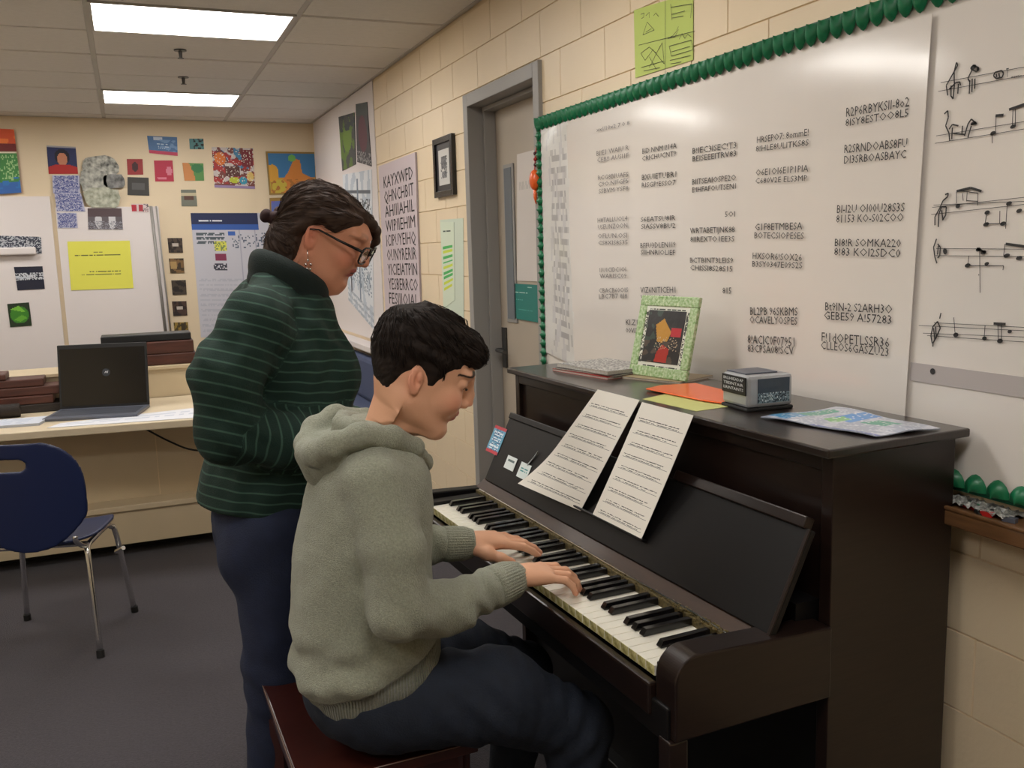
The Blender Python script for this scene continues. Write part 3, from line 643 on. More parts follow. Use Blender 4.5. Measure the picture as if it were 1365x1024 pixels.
# ------------------------------------------------------------ bulletin board on the right wall
BZ0, BZ1, BY0, BY1 = 1.0, 2.018, .62, 3.395
be = empty('bulletin_board', (0, (BY0+BY1)/2, BZ0), 'large white bulletin board with a green scalloped border behind the piano', 'bulletin board')
def kid(o):
    o.location = -Vector(o.parent.location); return o
kid(MB().box(-.012, BY0, BZ0, -.0005, BY1, BZ1).build('backing', 'paper', be))
t = MB()
for a in ((BY0-.015, BZ1-.012, BY1+.006, BZ1+.008), (BY1-.006, BZ0, BY1+.008, BZ1), (BY0-.015, BZ0-.008, BY1+.008, BZ0+.002)): t.box(-.018, a[0], a[1], -.0005, a[2], a[3])
kid(t.build('board_frame', 'green_dark', be, bevel=.002))
def scallop_mesh(w, h, d):
    n = 8; V = []; F_ = []
    for j in range(7):
        for i in range(n+1):
            a = math.pi*i/n; r = j/6
            x = -math.cos(a)*w*.52*r; z = -math.sin(a)**.8*h*r*(1+.10*math.sin(a)**6)
            V.append((-d*math.sqrt(max(0, 1-r*r))*(.45+.55*math.sin(a)) - .001, x, z))
    for j in range(6):
        for i in range(n): k = j*(n+1)+i; F_.append((k, k+1, k+n+2, k+n+1))
    me = bpy.data.meshes.new('scallop'); me.from_pydata(V, [], F_); me.update(); me.materials.append(M['green']); me.polygons.foreach_set('use_smooth', [True]*len(F_)); return me
sm1, sm2, sm3 = scallop_mesh(.042, .046, .020), scallop_mesh(.036, .034, .014), scallop_mesh(.05, .032, .022)
def scal(me, y, z, rx, dz=0):
    o = bpy.data.objects.new('scallop', me); COL.objects.link(o); o.parent = be; o.location = Vector((-.019, y, z))-Vector(be.location); o.rotation_euler[0] = rx
y = BY1-.01
random.seed(5)
while y > BY0: scal(sm1, y, BZ1+.003, random.uniform(-.1, .1)); y -= .0405
z = BZ1-.03
while z > BZ0+.03: scal(sm2, BY1+.003, z, R(-90)+random.uniform(-.1, .1)); z -= .036
y = BY1-.02
while y > BY0: scal(sm3, y, BZ0+.002, R(180)); y -= .052
# white paper sheets on the board
def wall_sheet(name, pts, label, cat, off=.0135, thick=.0012, **k):
    c4 = [(-off, p[0], p[1]) for p in pts]; o = sheet(name, c4, thick, **k); return tag(o, label, cat, None) if label else o
tp = wall_sheet('text_poster', [(3.10, 1.06), (1.482, 1.075), (1.447, 1.962), (3.13, 1.975)], 'wide white paper covered in rows of black lettering behind the piano', 'poster', off=.016, n=(24, 12), mats='paper', curve=lambda u, v: .004+.006*max(0, u-.94)*16*(.4+.6*(1-v))+.0015*math.sin(u*11+v*3))
wall_sheet('laminated_strip', [(3.362, 1.09), (3.09, 1.06), (3.12, 1.975), (3.365, 1.975)], 'shiny laminated paper strip at the left end of the board', 'poster', off=.0145, n=(20, 40), mats='glossprint', bg=(222, 220, 216), shapes=[('n', .3, .05, .9, .95, (196, 194, 192), .25), ('t', .35, .1, .85, .9, (178, 176, 176), 16), ('b', .2, 0, .8, 1, (208, 206, 206), 1.2, 6)], curve=lambda u, v: .004+.003*math.sin(v*23)*math.sin(u*5))
mp = wall_sheet('music_poster', [(1.492, 1.015), (.70, 1.015), (.70, 1.975), (1.46, 1.965)], 'white paper with large hand drawn music notes at the right edge', 'poster', off=.0135, n=(16, 12), mats='paper', curve=lambda u, v: .001+.001*math.sin(u*7))
MB().box(-.0185, .72, (1.325, 1.227)[1]-.02, -.016, 1.475, (1.325, 1.227)[1]+.02).build('gray_band', 'gray_band', mp).location = -Vector(mp.location)
# lettering on the wide poster
TBW = [((-2.8883, 1.9072), (-2.6615, 1.9016), 'xx//10x2 7 0 8', 0.013, 1), ((-2.8907, 1.8256), (-2.6674, 1.8225), 'BI!E1 WAIU R', 0.0163, 1), ((-2.8861, 1.8034), (-2.6678, 1.7987), 'CEB!! AUSI1F', 0.0152, 1), ((-2.8827, 1.7425), (-2.6712, 1.7376), 'RCG8BIUAF5', 0.0152, 1), ((-2.8807, 1.7192), (-2.6715, 1.717), 'C9O.NIFGF5', 0.0153, 1), ((-2.8788, 1.6959), (-2.672, 1.693), 'SSBVM YSF8', 0.0153, 1), ((-2.8896, 1.5958), (-2.6807, 1.5954), 'H8TALLUOL4', 0.0156, 1), ((-2.8876, 1.5722), (-2.6811, 1.5721), 'USEUNZOON', 0.0156, 1), ((-2.8885, 1.5413), (-2.684, 1.5395), 'OFLUN.OSI', 0.0156, 1), ((-2.8865, 1.5177), (-2.6797, 1.5172), 'CS8XIS8S35', 0.0145, 1), ((-2.8787, 1.4217), (-2.6931, 1.4266), 'I1U1CIDC1OI', 0.0158, 1), ((-2.8793, 1.4016), (-2.6888, 1.4053), 'WARISC09', 0.0147, 1), ((-2.8861, 1.3486), (-2.6802, 1.3581), 'CBACB60OIS', 0.0159, 1), ((-2.8867, 1.3284), (-2.6852, 1.3376), 'LBC7B7 8I8', 0.0159, 1), ((-2.5826, 1.8013), (-2.3842, 1.7976), 'BID NNM I!14A', 0.0158, 0), ((-2.5829, 1.7793), (-2.3862, 1.776), 'CRICHUCNT9', 0.0148, 0), ((-2.5859, 1.7196), (-2.3863, 1.7136), 'BXUIETUBR1', 0.017, 0), ((-2.5862, 1.6962), (-2.3902, 1.6909), 'RISGP!ESSO7', 0.015, 0), ((-2.5942, 1.5876), (-2.3904, 1.5855), 'S6EATSU8IR', 0.0152, 0), ((-2.5923, 1.5649), (-2.3905, 1.5622), 'SIASSV8BU2', 0.0153, 0), ((-2.5975, 1.5035), (-2.3906, 1.5046), 'BFFU3DLEN1I9', 0.0165, 0), ((-2.5956, 1.4829), (-2.3926, 1.4811), 'SIIHNRIOLIEF', 0.0155, 0), ((-2.5994, 1.3585), (-2.3909, 1.3657), 'VIZ6NITICEH1', 0.0187, 0), ((-2.5975, 1.3342), (-2.3909, 1.3396), 'VSBPOCCIWE', 0.0177, 0), ((-2.6964, 1.2471), (-2.5941, 1.2516), 'KI.Z12', 0.0184, 0), ((-2.6969, 1.2205), (-2.5944, 1.2258), '00VIZ5', 0.0163, 0), ((-2.3003, 1.7724), (-2.0914, 1.7669), 'B!IEC3ISEC!T3', 0.0163, 0), ((-2.3002, 1.7502), (-2.0911, 1.7454), 'BEISEEEITRV83', 0.0155, 0), ((-2.3018, 1.6845), (-2.0918, 1.6815), 'BIITSEAIOSPE2O', 0.0156, 0), ((-2.3018, 1.6621), (-2.0914, 1.6588), 'E!IHFAFOUTSEN1', 0.0147, 0), ((-2.1403, 1.5848), (-2.0951, 1.5839), '5OI', 0.0148, 0), ((-2.3125, 1.5443), (-2.0961, 1.5418), 'WRTABETIJNK88', 0.0158, 0), ((-2.3106, 1.5193), (-2.0974, 1.5168), '8IIREXTO1EE3S', 0.0149, 0), ((-2.3123, 1.4578), (-2.1014, 1.4577), 'BCTBINT3LEIS9', 0.015, 0), ((-2.3104, 1.4358), (-2.1043, 1.4343), 'CHISSI8S28S15', 0.0151, 0), ((-2.1495, 1.372), (-2.1083, 1.3734), '815', 0.017, 0), ((-2.0038, 1.7692), (-1.8063, 1.7653), 'HRSEPO7: 8ommE!', 0.0163, 0), ((-2.0078, 1.7479), (-1.8056, 1.7418), '8!HLE8ULITKS8S', 0.0147, 0), ((-2.0066, 1.6859), (-1.805, 1.6797), 'O6E1OI6E1P1PIA', 0.0165, 0), ((-2.0077, 1.6659), (-1.8081, 1.658), 'C680V2E ELS3MP', 0.014, 0), ((-2.0069, 1.5441), (-1.8226, 1.5416), 'G1F8ETMBESA', 0.0176, 0), ((-2.0095, 1.5237), (-1.8167, 1.5181), 'BOTECSIOPESES', 0.0159, 0), ((-2.016, 1.4694), (-1.8216, 1.4642), 'HXSOR6!SOX26', 0.0169, 0), ((-2.0171, 1.4487), (-1.8198, 1.4459), 'B3SY0347E09S2S', 0.0152, 0), ((-2.0239, 1.3189), (-1.8335, 1.3279), 'BL2PB 96SKBMS', 0.0207, 0), ((-2.025, 1.2967), (-1.8341, 1.3046), 'OCAVELYOSPES', 0.0191, 0), ((-2.0333, 1.2409), (-1.8432, 1.2481), '8!ACIC0F07951', 0.0236, 0), ((-2.0329, 1.2175), (-1.8454, 1.2279), '83CPSA08!SCV', 0.0202, 0), ((-1.6817, 1.7914), (-1.4981, 1.7878), 'R2P6RBYKSII-8o2', 0.0199, 0), ((-1.6832, 1.7703), (-1.499, 1.7676), '8ISY8ESTOO8L5', 0.0164, 0), ((-1.6844, 1.7109), (-1.4999, 1.7044), 'R2SRNDOABS8FU', 0.0187, 0), ((-1.6846, 1.687), (-1.5017, 1.6818), 'DI3SRBOASBAYC', 0.0174, 0), ((-1.7036, 1.5759), (-1.5004, 1.5705), 'BI-I2U OI00U28S3S', 0.0184, 0), ((-1.7052, 1.5538), (-1.5023, 1.5496), '81153 KO-S02COO', 0.0177, 0), ((-1.708, 1.4994), (-1.5076, 1.4947), 'BI8!R SOMKA220', 0.0172, 0), ((-1.7096, 1.4778), (-1.5076, 1.4726), '8!83 KOI2SDC0', 0.018, 0), ((-1.735, 1.3464), (-1.5251, 1.3503), 'Bt9IN-2 S2ARH3O', 0.0193, 0), ((-1.738, 1.3248), (-1.5261, 1.3268), 'GEBE59 A!57283', 0.0193, 0), ((-1.7448, 1.2708), (-1.5299, 1.2744), 'F!1dOPETLSSR36', 0.0218, 0), ((-1.7467, 1.2515), (-1.5311, 1.2545), 'CLLEOS6GASZU23', 0.0195, 0)]
for (a, b, s_, h, fd) in TBW:
    k = Ink((-.0245, 0, 0), (0, -1, 0), (0, 0, 1), .001); k.text(s_, a, b, h); o = k.build('lettering', 'fadedink' if fd else 'ink', tp); o.location = -Vector(tp.location)
# notes on the right poster (points given on the wall plane)
k = Ink((-.0190, 0, 0), (0, -1, 0), (0, 0, 1), .0008)
def L_(p, w=.0011):
    k.poly(p, w)
for a in [[(-1.4237, 1.8232), (-1.204, 1.8181)], [(-1.4288, 1.8069), (-1.2031, 1.8033)], [(-1.4293, 1.719), (-1.1979, 1.7211)], [(-1.432, 1.7045), (-1.197, 1.7079)], [(-1.4323, 1.5752), (-1.1892, 1.5842)], [(-1.4342, 1.5608), (-1.1883, 1.5714)], [(-1.4291, 1.5798), (-1.1886, 1.575)], [(-1.4177, 1.4906), (-1.183, 1.487)], [(-1.4187, 1.476), (-1.1821, 1.4735)], [(-1.4159, 1.3366), (-1.1738, 1.3422)], [(-1.4555, 1.3282), (-1.1734, 1.336)], [(-1.4439, 1.3125), (-1.1726, 1.3247)], [(-1.4321, 1.3083), (-1.172, 1.3147)]]: L_(a)
for a in [[(-1.297, 1.7082), (-1.2959, 1.6892)], [(-1.29, 1.7398), (-1.2895, 1.7073)], [(-1.2544, 1.7471), (-1.2539, 1.7164)], [(-1.2494, 1.7463), (-1.2475, 1.7156)], [(-1.3004, 1.5589), (-1.3029, 1.5363)], [(-1.2713, 1.5607), (-1.2706, 1.5365)], [(-1.2561, 1.5739), (-1.2569, 1.5265)], [(-1.2991, 1.5375), (-1.2633, 1.5363)], [(-1.3368, 1.4758), (-1.3389, 1.4557)], [(-1.3123, 1.4856), (-1.3068, 1.4031)], [(-1.3357, 1.4558), (-1.2571, 1.4563)], [(-1.2566, 1.4979), (-1.2582, 1.4756)], [(-1.2571, 1.4563), (-1.258, 1.448)], [(-1.312, 1.4394), (-1.3118, 1.4368)], [(-1.3665, 1.3508), (-1.3614, 1.3166)], [(-1.2916, 1.3393), (-1.2924, 1.3138)], [(-1.2629, 1.3425), (-1.2604, 1.3125)], [(-1.2548, 1.3431), (-1.2529, 1.3118)], [(-1.3734, 1.6029), (-1.3722, 1.5802)], [(-1.3655, 1.605), (-1.3224, 1.5969)], [(-1.3477, 1.6012), (-1.3483, 1.5828)], [(-1.3224, 1.5969), (-1.3219, 1.5735)], [(-1.3587, 1.5993), (-1.3563, 1.5846)], [(-1.3483, 1.5841), (-1.3215, 1.5813)]]: L_(a, .0016)
for a in [[(-1.2915, 1.74), (-1.2739, 1.7388)], [(-1.2629, 1.7471), (-1.2001, 1.7569)], [(-1.3735, 1.6042), (-1.3402, 1.6086), (-1.3149, 1.6003)], [(-1.2552, 1.4979), (-1.183, 1.4883)], [(-1.2728, 1.3445), (-1.246, 1.345)], [(-1.3195, 1.4896), (-1.299, 1.4816)]]: L_(a, .005)
for a in [[(-1.4049, 1.7952), (-1.4093, 1.8155), (-1.397, 1.8317), (-1.3835, 1.8499), (-1.387, 1.8557), (-1.3917, 1.8385), (-1.3895, 1.8122), (-1.3914, 1.7865), (-1.3975, 1.794)], [(-1.4022, 1.8065), (-1.3865, 1.8169), (-1.3769, 1.8165), (-1.375, 1.8098)], [(-1.3967, 1.7939), (-1.3977, 1.8136)], [(-1.3805, 1.7946), (-1.38, 1.8138)], [(-1.3486, 1.8433), (-1.3344, 1.8357), (-1.3386, 1.8289), (-1.3513, 1.8363)], [(-1.3496, 1.8341), (-1.3582, 1.8197), (-1.3531, 1.8125)], [(-1.3534, 1.7902), (-1.3533, 1.8157)], [(-1.3473, 1.7924), (-1.348, 1.8179)], [(-1.3414, 1.7978), (-1.3417, 1.8169)], [(-1.2976, 1.8203), (-1.2831, 1.8214), (-1.2785, 1.8156), (-1.2809, 1.8087), (-1.294, 1.8086), (-1.3002, 1.8146), (-1.2976, 1.8203)], [(-1.2945, 1.8173), (-1.2927, 1.8108)], [(-1.2887, 1.8175), (-1.2868, 1.8098)], [(-1.4113, 1.7599), (-1.4033, 1.7654), (-1.401, 1.7519), (-1.4068, 1.7362), (-1.3977, 1.7205), (-1.3952, 1.705)], [(-1.3981, 1.7285), (-1.3904, 1.7367), (-1.3756, 1.7321)], [(-1.3905, 1.7077), (-1.39, 1.7307)], [(-1.3666, 1.7147), (-1.3659, 1.7309)], [(-1.36, 1.7107), (-1.3533, 1.7325), (-1.346, 1.7412), (-1.333, 1.7305), (-1.347, 1.731)], [(-1.3519, 1.7065), (-1.3453, 1.7282)], [(-1.3878, 1.7193), (-1.3602, 1.7133)], [(-1.4236, 1.5383), (-1.4244, 1.5556), (-1.4133, 1.5722), (-1.4057, 1.5874), (-1.3944, 1.5948), (-1.3931, 1.6015), (-1.4013, 1.5993)], [(-1.4148, 1.5346), (-1.4145, 1.562), (-1.4084, 1.5753), (-1.3967, 1.5747), (-1.3974, 1.5578), (-1.4053, 1.548)], [(-1.4036, 1.5479), (-1.4081, 1.5685)], [(-1.4179, 1.5106), (-1.4247, 1.4934), (-1.4202, 1.4725), (-1.4144, 1.4601)], [(-1.4148, 1.5002), (-1.4076, 1.4932), (-1.4084, 1.476), (-1.4133, 1.4712)], [(-1.4128, 1.496), (-1.4136, 1.4781)], [(-1.3989, 1.358), (-1.4017, 1.3459)], [(-1.4181, 1.293), (-1.4224, 1.3091), (-1.4181, 1.3286), (-1.4066, 1.34), (-1.399, 1.3264), (-1.4068, 1.3103), (-1.4163, 1.2932), (-1.416, 1.2861)], [(-1.4162, 1.3252), (-1.4115, 1.3)], [(-1.4112, 1.3284), (-1.4082, 1.3045)]]: L_(a, .003)
for c, rx, ry in [((-1.2955, 1.708), 0.006, 0.0038), ((-1.2524, 1.715), 0.0064, 0.0037), ((-1.3687, 1.5746), 0.0057, 0.0041), ((-1.2996, 1.5588), 0.0061, 0.0039), ((-1.3006, 1.5362), 0.0069, 0.0039), ((-1.2633, 1.5363), 0.0066, 0.0038), ((-1.2525, 1.5737), 0.0065, 0.0037), ((-1.2302, 1.5588), 0.0063, 0.0037), ((-1.3953, 1.4849), 0.005, 0.0068), ((-1.3155, 1.4876), 0.0062, 0.0039), ((-1.3036, 1.4822), 0.0069, 0.004), ((-1.3389, 1.4564), 0.0071, 0.004), ((-1.2947, 1.46), 0.0053, 0.0033), ((-1.2516, 1.4756), 0.0072, 0.0038), ((-1.2248, 1.4711), 0.007, 0.0037), ((-1.3597, 1.3154), 0.0066, 0.0048), ((-1.2917, 1.3139), 0.0054, 0.004), ((-1.2566, 1.3115), 0.0066, 0.0045), ((-1.2364, 1.3313), 0.005, 0.0033), ((-1.3468, 1.8392), 0.007, 0.0045), ((-1.3358, 1.8334), 0.0031, 0.0038), ((-1.3409, 1.7328), 0.0062, 0.0032), ((-1.4142, 1.2339), 0.0069, 0.0065)]: k.disc(c, rx, ry, .25)
k.text('T', (-1.2729, 1.8073), (-1.2673, 1.8075), .016); k.text('wawn~', (-1.262, 1.803), (-1.2396, 1.8027), .006)
o = k.build('notes', 'ink', mp); o.location = -Vector(mp.location)
# ledge under the board with bits lying on it
lg = empty('wooden_ledge', (0, 1.0, .92), 'wooden ledge under the board, right of the piano', 'ledge'); 
kid(MB().box(-.085, .62, .937, -.0005, 3.3, .970).build('shelf_board', 'wood', lg, bevel=.004)); kid(MB().box(-.088, .62, .970, -.078, 3.3, .977).build('front_lip', 'wood', lg, bevel=.002))
random.seed(11)
names = ['red pencil stub lying on the wooden ledge beside the piano', 'white crumpled wrapper on the wooden ledge beside the piano', 'black clip on the wooden ledge, nearest the piano', 'green pencil stub on the wooden ledge, against the board', 'clear wrapper on the wooden ledge, second from the piano', 'red eraser on the wooden ledge near the right edge of the photo', 'black pencil on the wooden ledge near the right edge of the photo', 'crumpled white wrapper on the wooden ledge at the right edge of the photo', 'grey clip on the wooden ledge at the right edge of the photo']
spots = [(1.285, -.045, 'red', 0), (1.32, -.03, 'scrap', 2), (1.345, -.06, 'black', 0), (1.30, -.022, 'green', 0), (1.27, -.028, 'scrap', 2), (1.235, -.055, 'red', 1), (1.25, -.065, 'black', 0), (1.22, -.03, 'scrap', 2), (1.19, -.05, 'grayplastic', 1)]
for (y, x, m, kd), lb in zip(spots, names):
    t = MB(); T = Matrix.Rotation(random.uniform(-1, 1), 4, 'Z')
    if kd == 0: t.tube([T @ Vector((0, -.02, .004)), T @ Vector((0, .016, .004)), T @ Vector((0, .022, .004))], [.0038, .0038, .0012], 6)
    elif kd == 1: t.box(-.007, -.012, 0, .007, .012, .009, T=T)
    else:
        n = 9; base = len(t.v)
        for j in range(n):
            for i in range(n): t.v.append(((i/(n-1)-.5)*.062, (j/(n-1)-.5)*.06, .002+.010*abs(math.sin(i*2.3+j*1.1+y*40))))
        for j in range(n-1):
            for i in range(n-1): q = j*n+i; t.f.append((q, q+1, q+n+1, q+n)); t.m.append(0)
    nm = 'pencil' if kd == 0 and m != 'black' or 'pencil' in lb else 'wrapper' if kd == 2 else 'clip' if 'clip' in lb else 'eraser'
    o = t.build(nm, m, None); o.location = (x, y, .9705); tag(o, lb, nm)
# green worksheet above the board
gp = wall_sheet('worksheet', [(2.660, 2.049), (2.331, 2.042), (2.332, 2.229), (2.666, 2.259)], 'yellow-green sheet of sketches taped high above the board', 'paper', off=.001, bg=(190, 208, 106), n=(24, 24), curve=lambda u, v: .001+.002*math.sin(u*6)*v)
k = Ink((-.0042, 0, 0), (0, -1, 0), (0, 0, 1), .0008)
for a in [[(-2.6346, 2.1452), (-2.4769, 2.1324), (-2.3195, 2.1196)], [(-2.4762, 2.2428), (-2.4777, 2.0186)], [(-2.6201, 2.2357), (-2.5984, 2.2348), (-2.6029, 2.2231), (-2.6159, 2.2219)], [(-2.5899, 2.2244), (-2.5686, 2.2299), (-2.5688, 2.2131)], [(-2.5436, 2.2136), (-2.5311, 2.219), (-2.5148, 2.2048)], [(-2.6079, 2.1709), (-2.5816, 2.2034), (-2.5399, 2.1709), (-2.6079, 2.1709)], [(-2.5906, 2.1757), (-2.5565, 2.1788)], [(-2.463, 2.1295), (-2.4355, 2.1318), (-2.4161, 2.1397), (-2.4046, 2.1512)], [(-2.463, 2.1295), (-2.4239, 2.1252), (-2.4046, 2.1432)], [(-2.4009, 2.1143), (-2.3857, 2.1271), (-2.3708, 2.1099), (-2.3559, 2.1187), (-2.3376, 2.1069)], [(-2.4552, 2.1053), (-2.3376, 2.099), (-2.3302, 2.0699), (-2.4436, 2.0743), (-2.4552, 2.1053)], [(-2.4435, 2.0865), (-2.3449, 2.0827)], [(-2.4515, 2.0635), (-2.3412, 2.0563)], [(-2.4476, 2.0525), (-2.3896, 2.0476)], [(-2.6218, 2.1177), (-2.5698, 2.1266), (-2.5281, 2.0992), (-2.4951, 2.1238), (-2.4834, 2.0592), (-2.5488, 2.1139), (-2.596, 2.0911), (-2.6218, 2.1177)], [(-2.618, 2.0736), (-2.4874, 2.0683)], [(-2.6051, 2.0604), (-2.5079, 2.0533)], [(-2.5701, 2.0968), (-2.5285, 2.0508)], [(-2.5074, 2.116), (-2.5705, 2.0649)], [(-2.4468, 2.2153), (-2.3341, 2.198), (-2.3413, 2.1607)], [(-2.443, 2.1942), (-2.3707, 2.1872)], [(-2.4392, 2.1832), (-2.3782, 2.1751)], [(-2.4468, 2.2254), (-2.4392, 2.1772)]]: k.poly(a, .0016)
o = k.build('drawing', 'ink', gp); o.location = -Vector(gp.location)
# orange hanging tag at the door side of the board
oe = empty('hanging_lantern', (-.03, (3.410, 1.783)[0], (3.410, 1.783)[1]), 'orange paper drop hanging between the door and the board', 'decoration')
MB().sphere((0, 0, 0), (.022, .027, .042), 14, 10).build('drop', 'orange', oe, smooth=True)
t = MB(); t.tube([(0, 0, .04), (.004, 0, .08), (.008, -.004, .13)], .0025, 6); t.build('cord', 'red', oe)
t = MB(); t.tube([(0, 0, -.03), (0, 0, -.07), (.002, -.003, -.095)], [.009, .007, .002], 8); t.build('tail', 'orange', oe, smooth=True)
for q in range(3): MB().sphere((.004, 0, .06+.022*q), .008, 8, 6).build('bead', ('plum', 'red', 'plum')[q], oe, smooth=True)

# ------------------------------------------------------------ right wall beyond the door
fe = empty('framed_picture', (0, 4.59, 1.94), 'small black framed picture on the block wall left of the door', 'picture')
def fr_box(y0, y1, z0, z1, x, nm, m, bev=.002): return kid(MB().box(-x, y0, z0, -.0005, y1, z1).build(nm, m, fe, bevel=bev))
t = MB()
for a in ((4.435, 1.79, 4.465, 2.093), (4.715, 1.79, 4.745, 2.093), (4.465, 1.79, 4.715, 1.82), (4.465, 2.063, 4.715, 2.093)): t.box(-.022, a[0], a[1], -.0005, a[2], a[3])
kid(t.build('frame_border', 'frame_black', fe, bevel=.002)); kid(MB().box(-.012, 4.46, 1.815, -.001, 4.72, 2.068).build('mat_board', 'darkc', fe))
o = sheet('print', [(-.012, 4.675, 1.85), (-.012, 4.505, 1.85), (-.012, 4.505, 2.03), (-.012, 4.675, 2.03)], .0012, parent=fe, bg=(206, 204, 200), n=(20, 26), shapes=[('r', .25, .45, .75, .8, (110, 110, 112)), ('r', .3, .2, .75, .4, (130, 130, 132)), ('n', .2, .2, .8, .8, (70, 70, 74), .3)]); kid(o)
wall_sheet('striped_chart', [(4.718, 1.197), (4.525, 1.253), (4.492, 1.655), (4.711, 1.663)], 'narrow chart with green and yellow stripes beside the door frame', 'poster', off=.003, bg=(214, 226, 204), n=(16, 60), shapes=[('t', .2, .88, .9, .93, (60, 80, 70), 1), ('r', .1, .2, .8, .24, (210, 220, 70))]+[('r', .1, .27+i*.06, .85, .30+i*.06, (70, 180, 90) if i % 3 else (205, 222, 70)) for i in range(8)])
wall_sheet('wall_paper', [(4.718, 1.197), (4.402, 1.105), (4.353, 1.669), (4.722, 1.675)], 'pale green sheet hanging behind the striped chart', 'paper', off=.001, bg=(206, 218, 200), n=(8, 8))
wall_sheet('letter_poster', [(5.915, 1.046), (5.118, 1.194), (5.092, 2.067), (5.914, 2.062)], 'tall lilac poster filled with rows of black letters', 'poster', off=.001, thick=.012, bg=(206, 192, 198), n=(4, 4))
lp = bpy.data.objects['letter_poster']
k = Ink((-.0135, 0, 0), (0, -1, 0), (0, 0, 1), .0008)
rows = ['KAYXWFD', 'QHNCHBIT', 'AHIIIAHIL', 'WIPIIEHIM', 'ICIPUYEIHQ', 'OUNYRERIR', 'YICIEIATPIN', 'YESBERRCO', 'FESIIIOIAL']
for i, w in enumerate(rows):
    z = 1.915-i*.092; k.text(w, (-5.80, z), (-5.145, z+.01), .072)
o = k.build('lettering', 'ink', lp); o.location = -Vector(lp.location)
# cool white panelled stretch of wall with drawings, ledge and padded seat below
wb = struct(MB().box(-.006, 6.0, .90, -.0005, 8.05, HC-.01).build('trim_2', 'white_wall'))
tall = [('r', .0, .0, 1, .06, (60, 64, 60)), ]
wall_sheet('tall_painting', [(6.998, 2.127), (6.552, 2.136), (6.517, 2.488), (7.026, 2.527)], 'green and grey tall painting, left of the pair high on the wall', 'painting', off=.0065, thick=.004, bg=(70, 74, 76), n=(24, 40), shapes=[('b', 0, 0, 1, 1, (96, 124, 60), .3, 2), ('e', .5, .55, .3, .25, (110, 140, 62)), ('b', 0, .7, 1, 1, (54, 64, 72), .2, 3)])
wall_sheet('tall_painting', [(6.504, 2.147), (6.108, 2.080), (6.143, 2.503), (6.460, 2.536)], 'maroon and grey tall painting, right of the pair high on the wall', 'painting', off=.0065, thick=.004, bg=(64, 60, 66), n=(24, 40), shapes=[('e', .5, .5, .34, .3, (92, 44, 58)), ('r', 0, .8, 1, 1, (60, 70, 68)), ('n', 0, 0, 1, .2, (150, 150, 150), .4)])
wall_sheet('ink_drawing', [(7.033, 1.149), (6.272, 0.970), (6.112, 2.061), (7.005, 2.099)], 'large pale sheet of blue-grey street drawings behind the woman', 'drawing', off=.0065, thick=.002, bg=(222, 226, 232), n=(40, 90), shapes=[('b', 0, 0, 1, 1, (190, 200, 212), .7, 4), ('r', .05, .86, .95, .88, (90, 100, 110)), ('r', .5, .1, .56, .95, (110, 128, 146)), ('n', .05, .62, .45, .8, (70, 78, 88), .5), ('n', .6, .6, .95, .82, (80, 88, 96), .45), ('n', .05, .2, .95, .5, (120, 136, 152), .3), ('r', .14, .1, .2, .5, (60, 66, 76)), ('t', 0, 0, 1, .14, (170, 180, 192), 3)])
lgd = empty('white_ledge', (0, 7, .86), 'white ledge along the wall behind the woman', 'ledge'); kid(MB().box(-.12, 5.95, .84, -.007, 8.05, .88).build('board', 'white_wall', lgd, bevel=.004)); kid(MB().box(-.02, 5.95, .80, -.007, 8.05, .84).build('apron', 'metal_gray', lgd))
ps = empty('padded_seat', (-.3, 6.3, 0), 'blue padded seat below the white ledge, mostly hidden by the people', 'seat')
MB().box(-.25, -.5, .42, .25, .7, .50).build('seat', 'bluepad', ps, bevel=.03)
MB().box(.17, -.5, .50, .26, .7, .80).build('backrest', 'bluepad', ps, bevel=.03)
for a, b in ((-.22, -.45), (-.22, .65), (.2, -.45), (.2, .65)): MB().tube([(a, b, 0), (a, b, .42)], .016, 8).build('leg', 'dark_chrome', ps)

# ------------------------------------------------------------ back wall
def bw(name, q, label, cat, off=.0012, thick=.003, **k):
    """q = four (x, z) corners: lower left, lower right, upper right, upper left"""
    return tag(sheet(name, [(p[0], YB-off, p[1]) for p in q], thick, **k), label, cat)
def R4(l, t, r, b): return [(l, b), (r, b), (r, t), (l, t)]
pnl = MB(); pnl.box(XL+.02, YB-.02, .6, (-2.089, 1.794)[0], YB-.0005, (-2.330, 2.016)[1]); pnl.box((-2.057, 1.794)[0], YB-.02, .6, (-1.298, 1.781)[0], YB-.0005, (-1.642, 1.930)[1]); struct(pnl.build('trim_3', 'white_wall', bevel=.002))
t = MB(); t.tube([((-1.355, 1.933)[0], YB-.03, (-1.355, 1.933)[1]), ((-1.322, 0.823)[0], YB-.03, (-1.322, 0.823)[1])], .012, 8); t.tube([((-1.315, 1.933)[0], YB-.03, (-1.315, 1.933)[1]), ((-1.281, 0.820)[0], YB-.03, (-1.281, 0.820)[1])], .006, 8)
tag(t.build('window_pole', 'metal_gray', smooth=True), 'long thin grey poles leaning upright on the back wall right of the yellow notice', 'pole')
off2 = .0215
bw('color_poster', [(-2.633, 2.017), (-2.280, 2.044), (-2.286, 2.519), (-2.581, 2.529)], 'red, green and blue poster cut off by the left edge of the photo', 'poster', off=off2, bg=(214, 84, 42), n=(40, 40), shapes=[('b', 0, .62, 1, 1, (236, 120, 50), .2, 3), ('r', 0, .62, 1, .66, (220, 214, 190)), ('r', .55, .66, 1, .78, (110, 26, 24)), ('r', 0, .15, 1, .62, (58, 128, 62)), ('n', 0, .2, 1, .6, (150, 190, 130), .3), ('r', 0, 0, 1, .17, (44, 96, 168)), ('b', 0, .08, 1, .26, (40, 110, 180), .4, 5)])
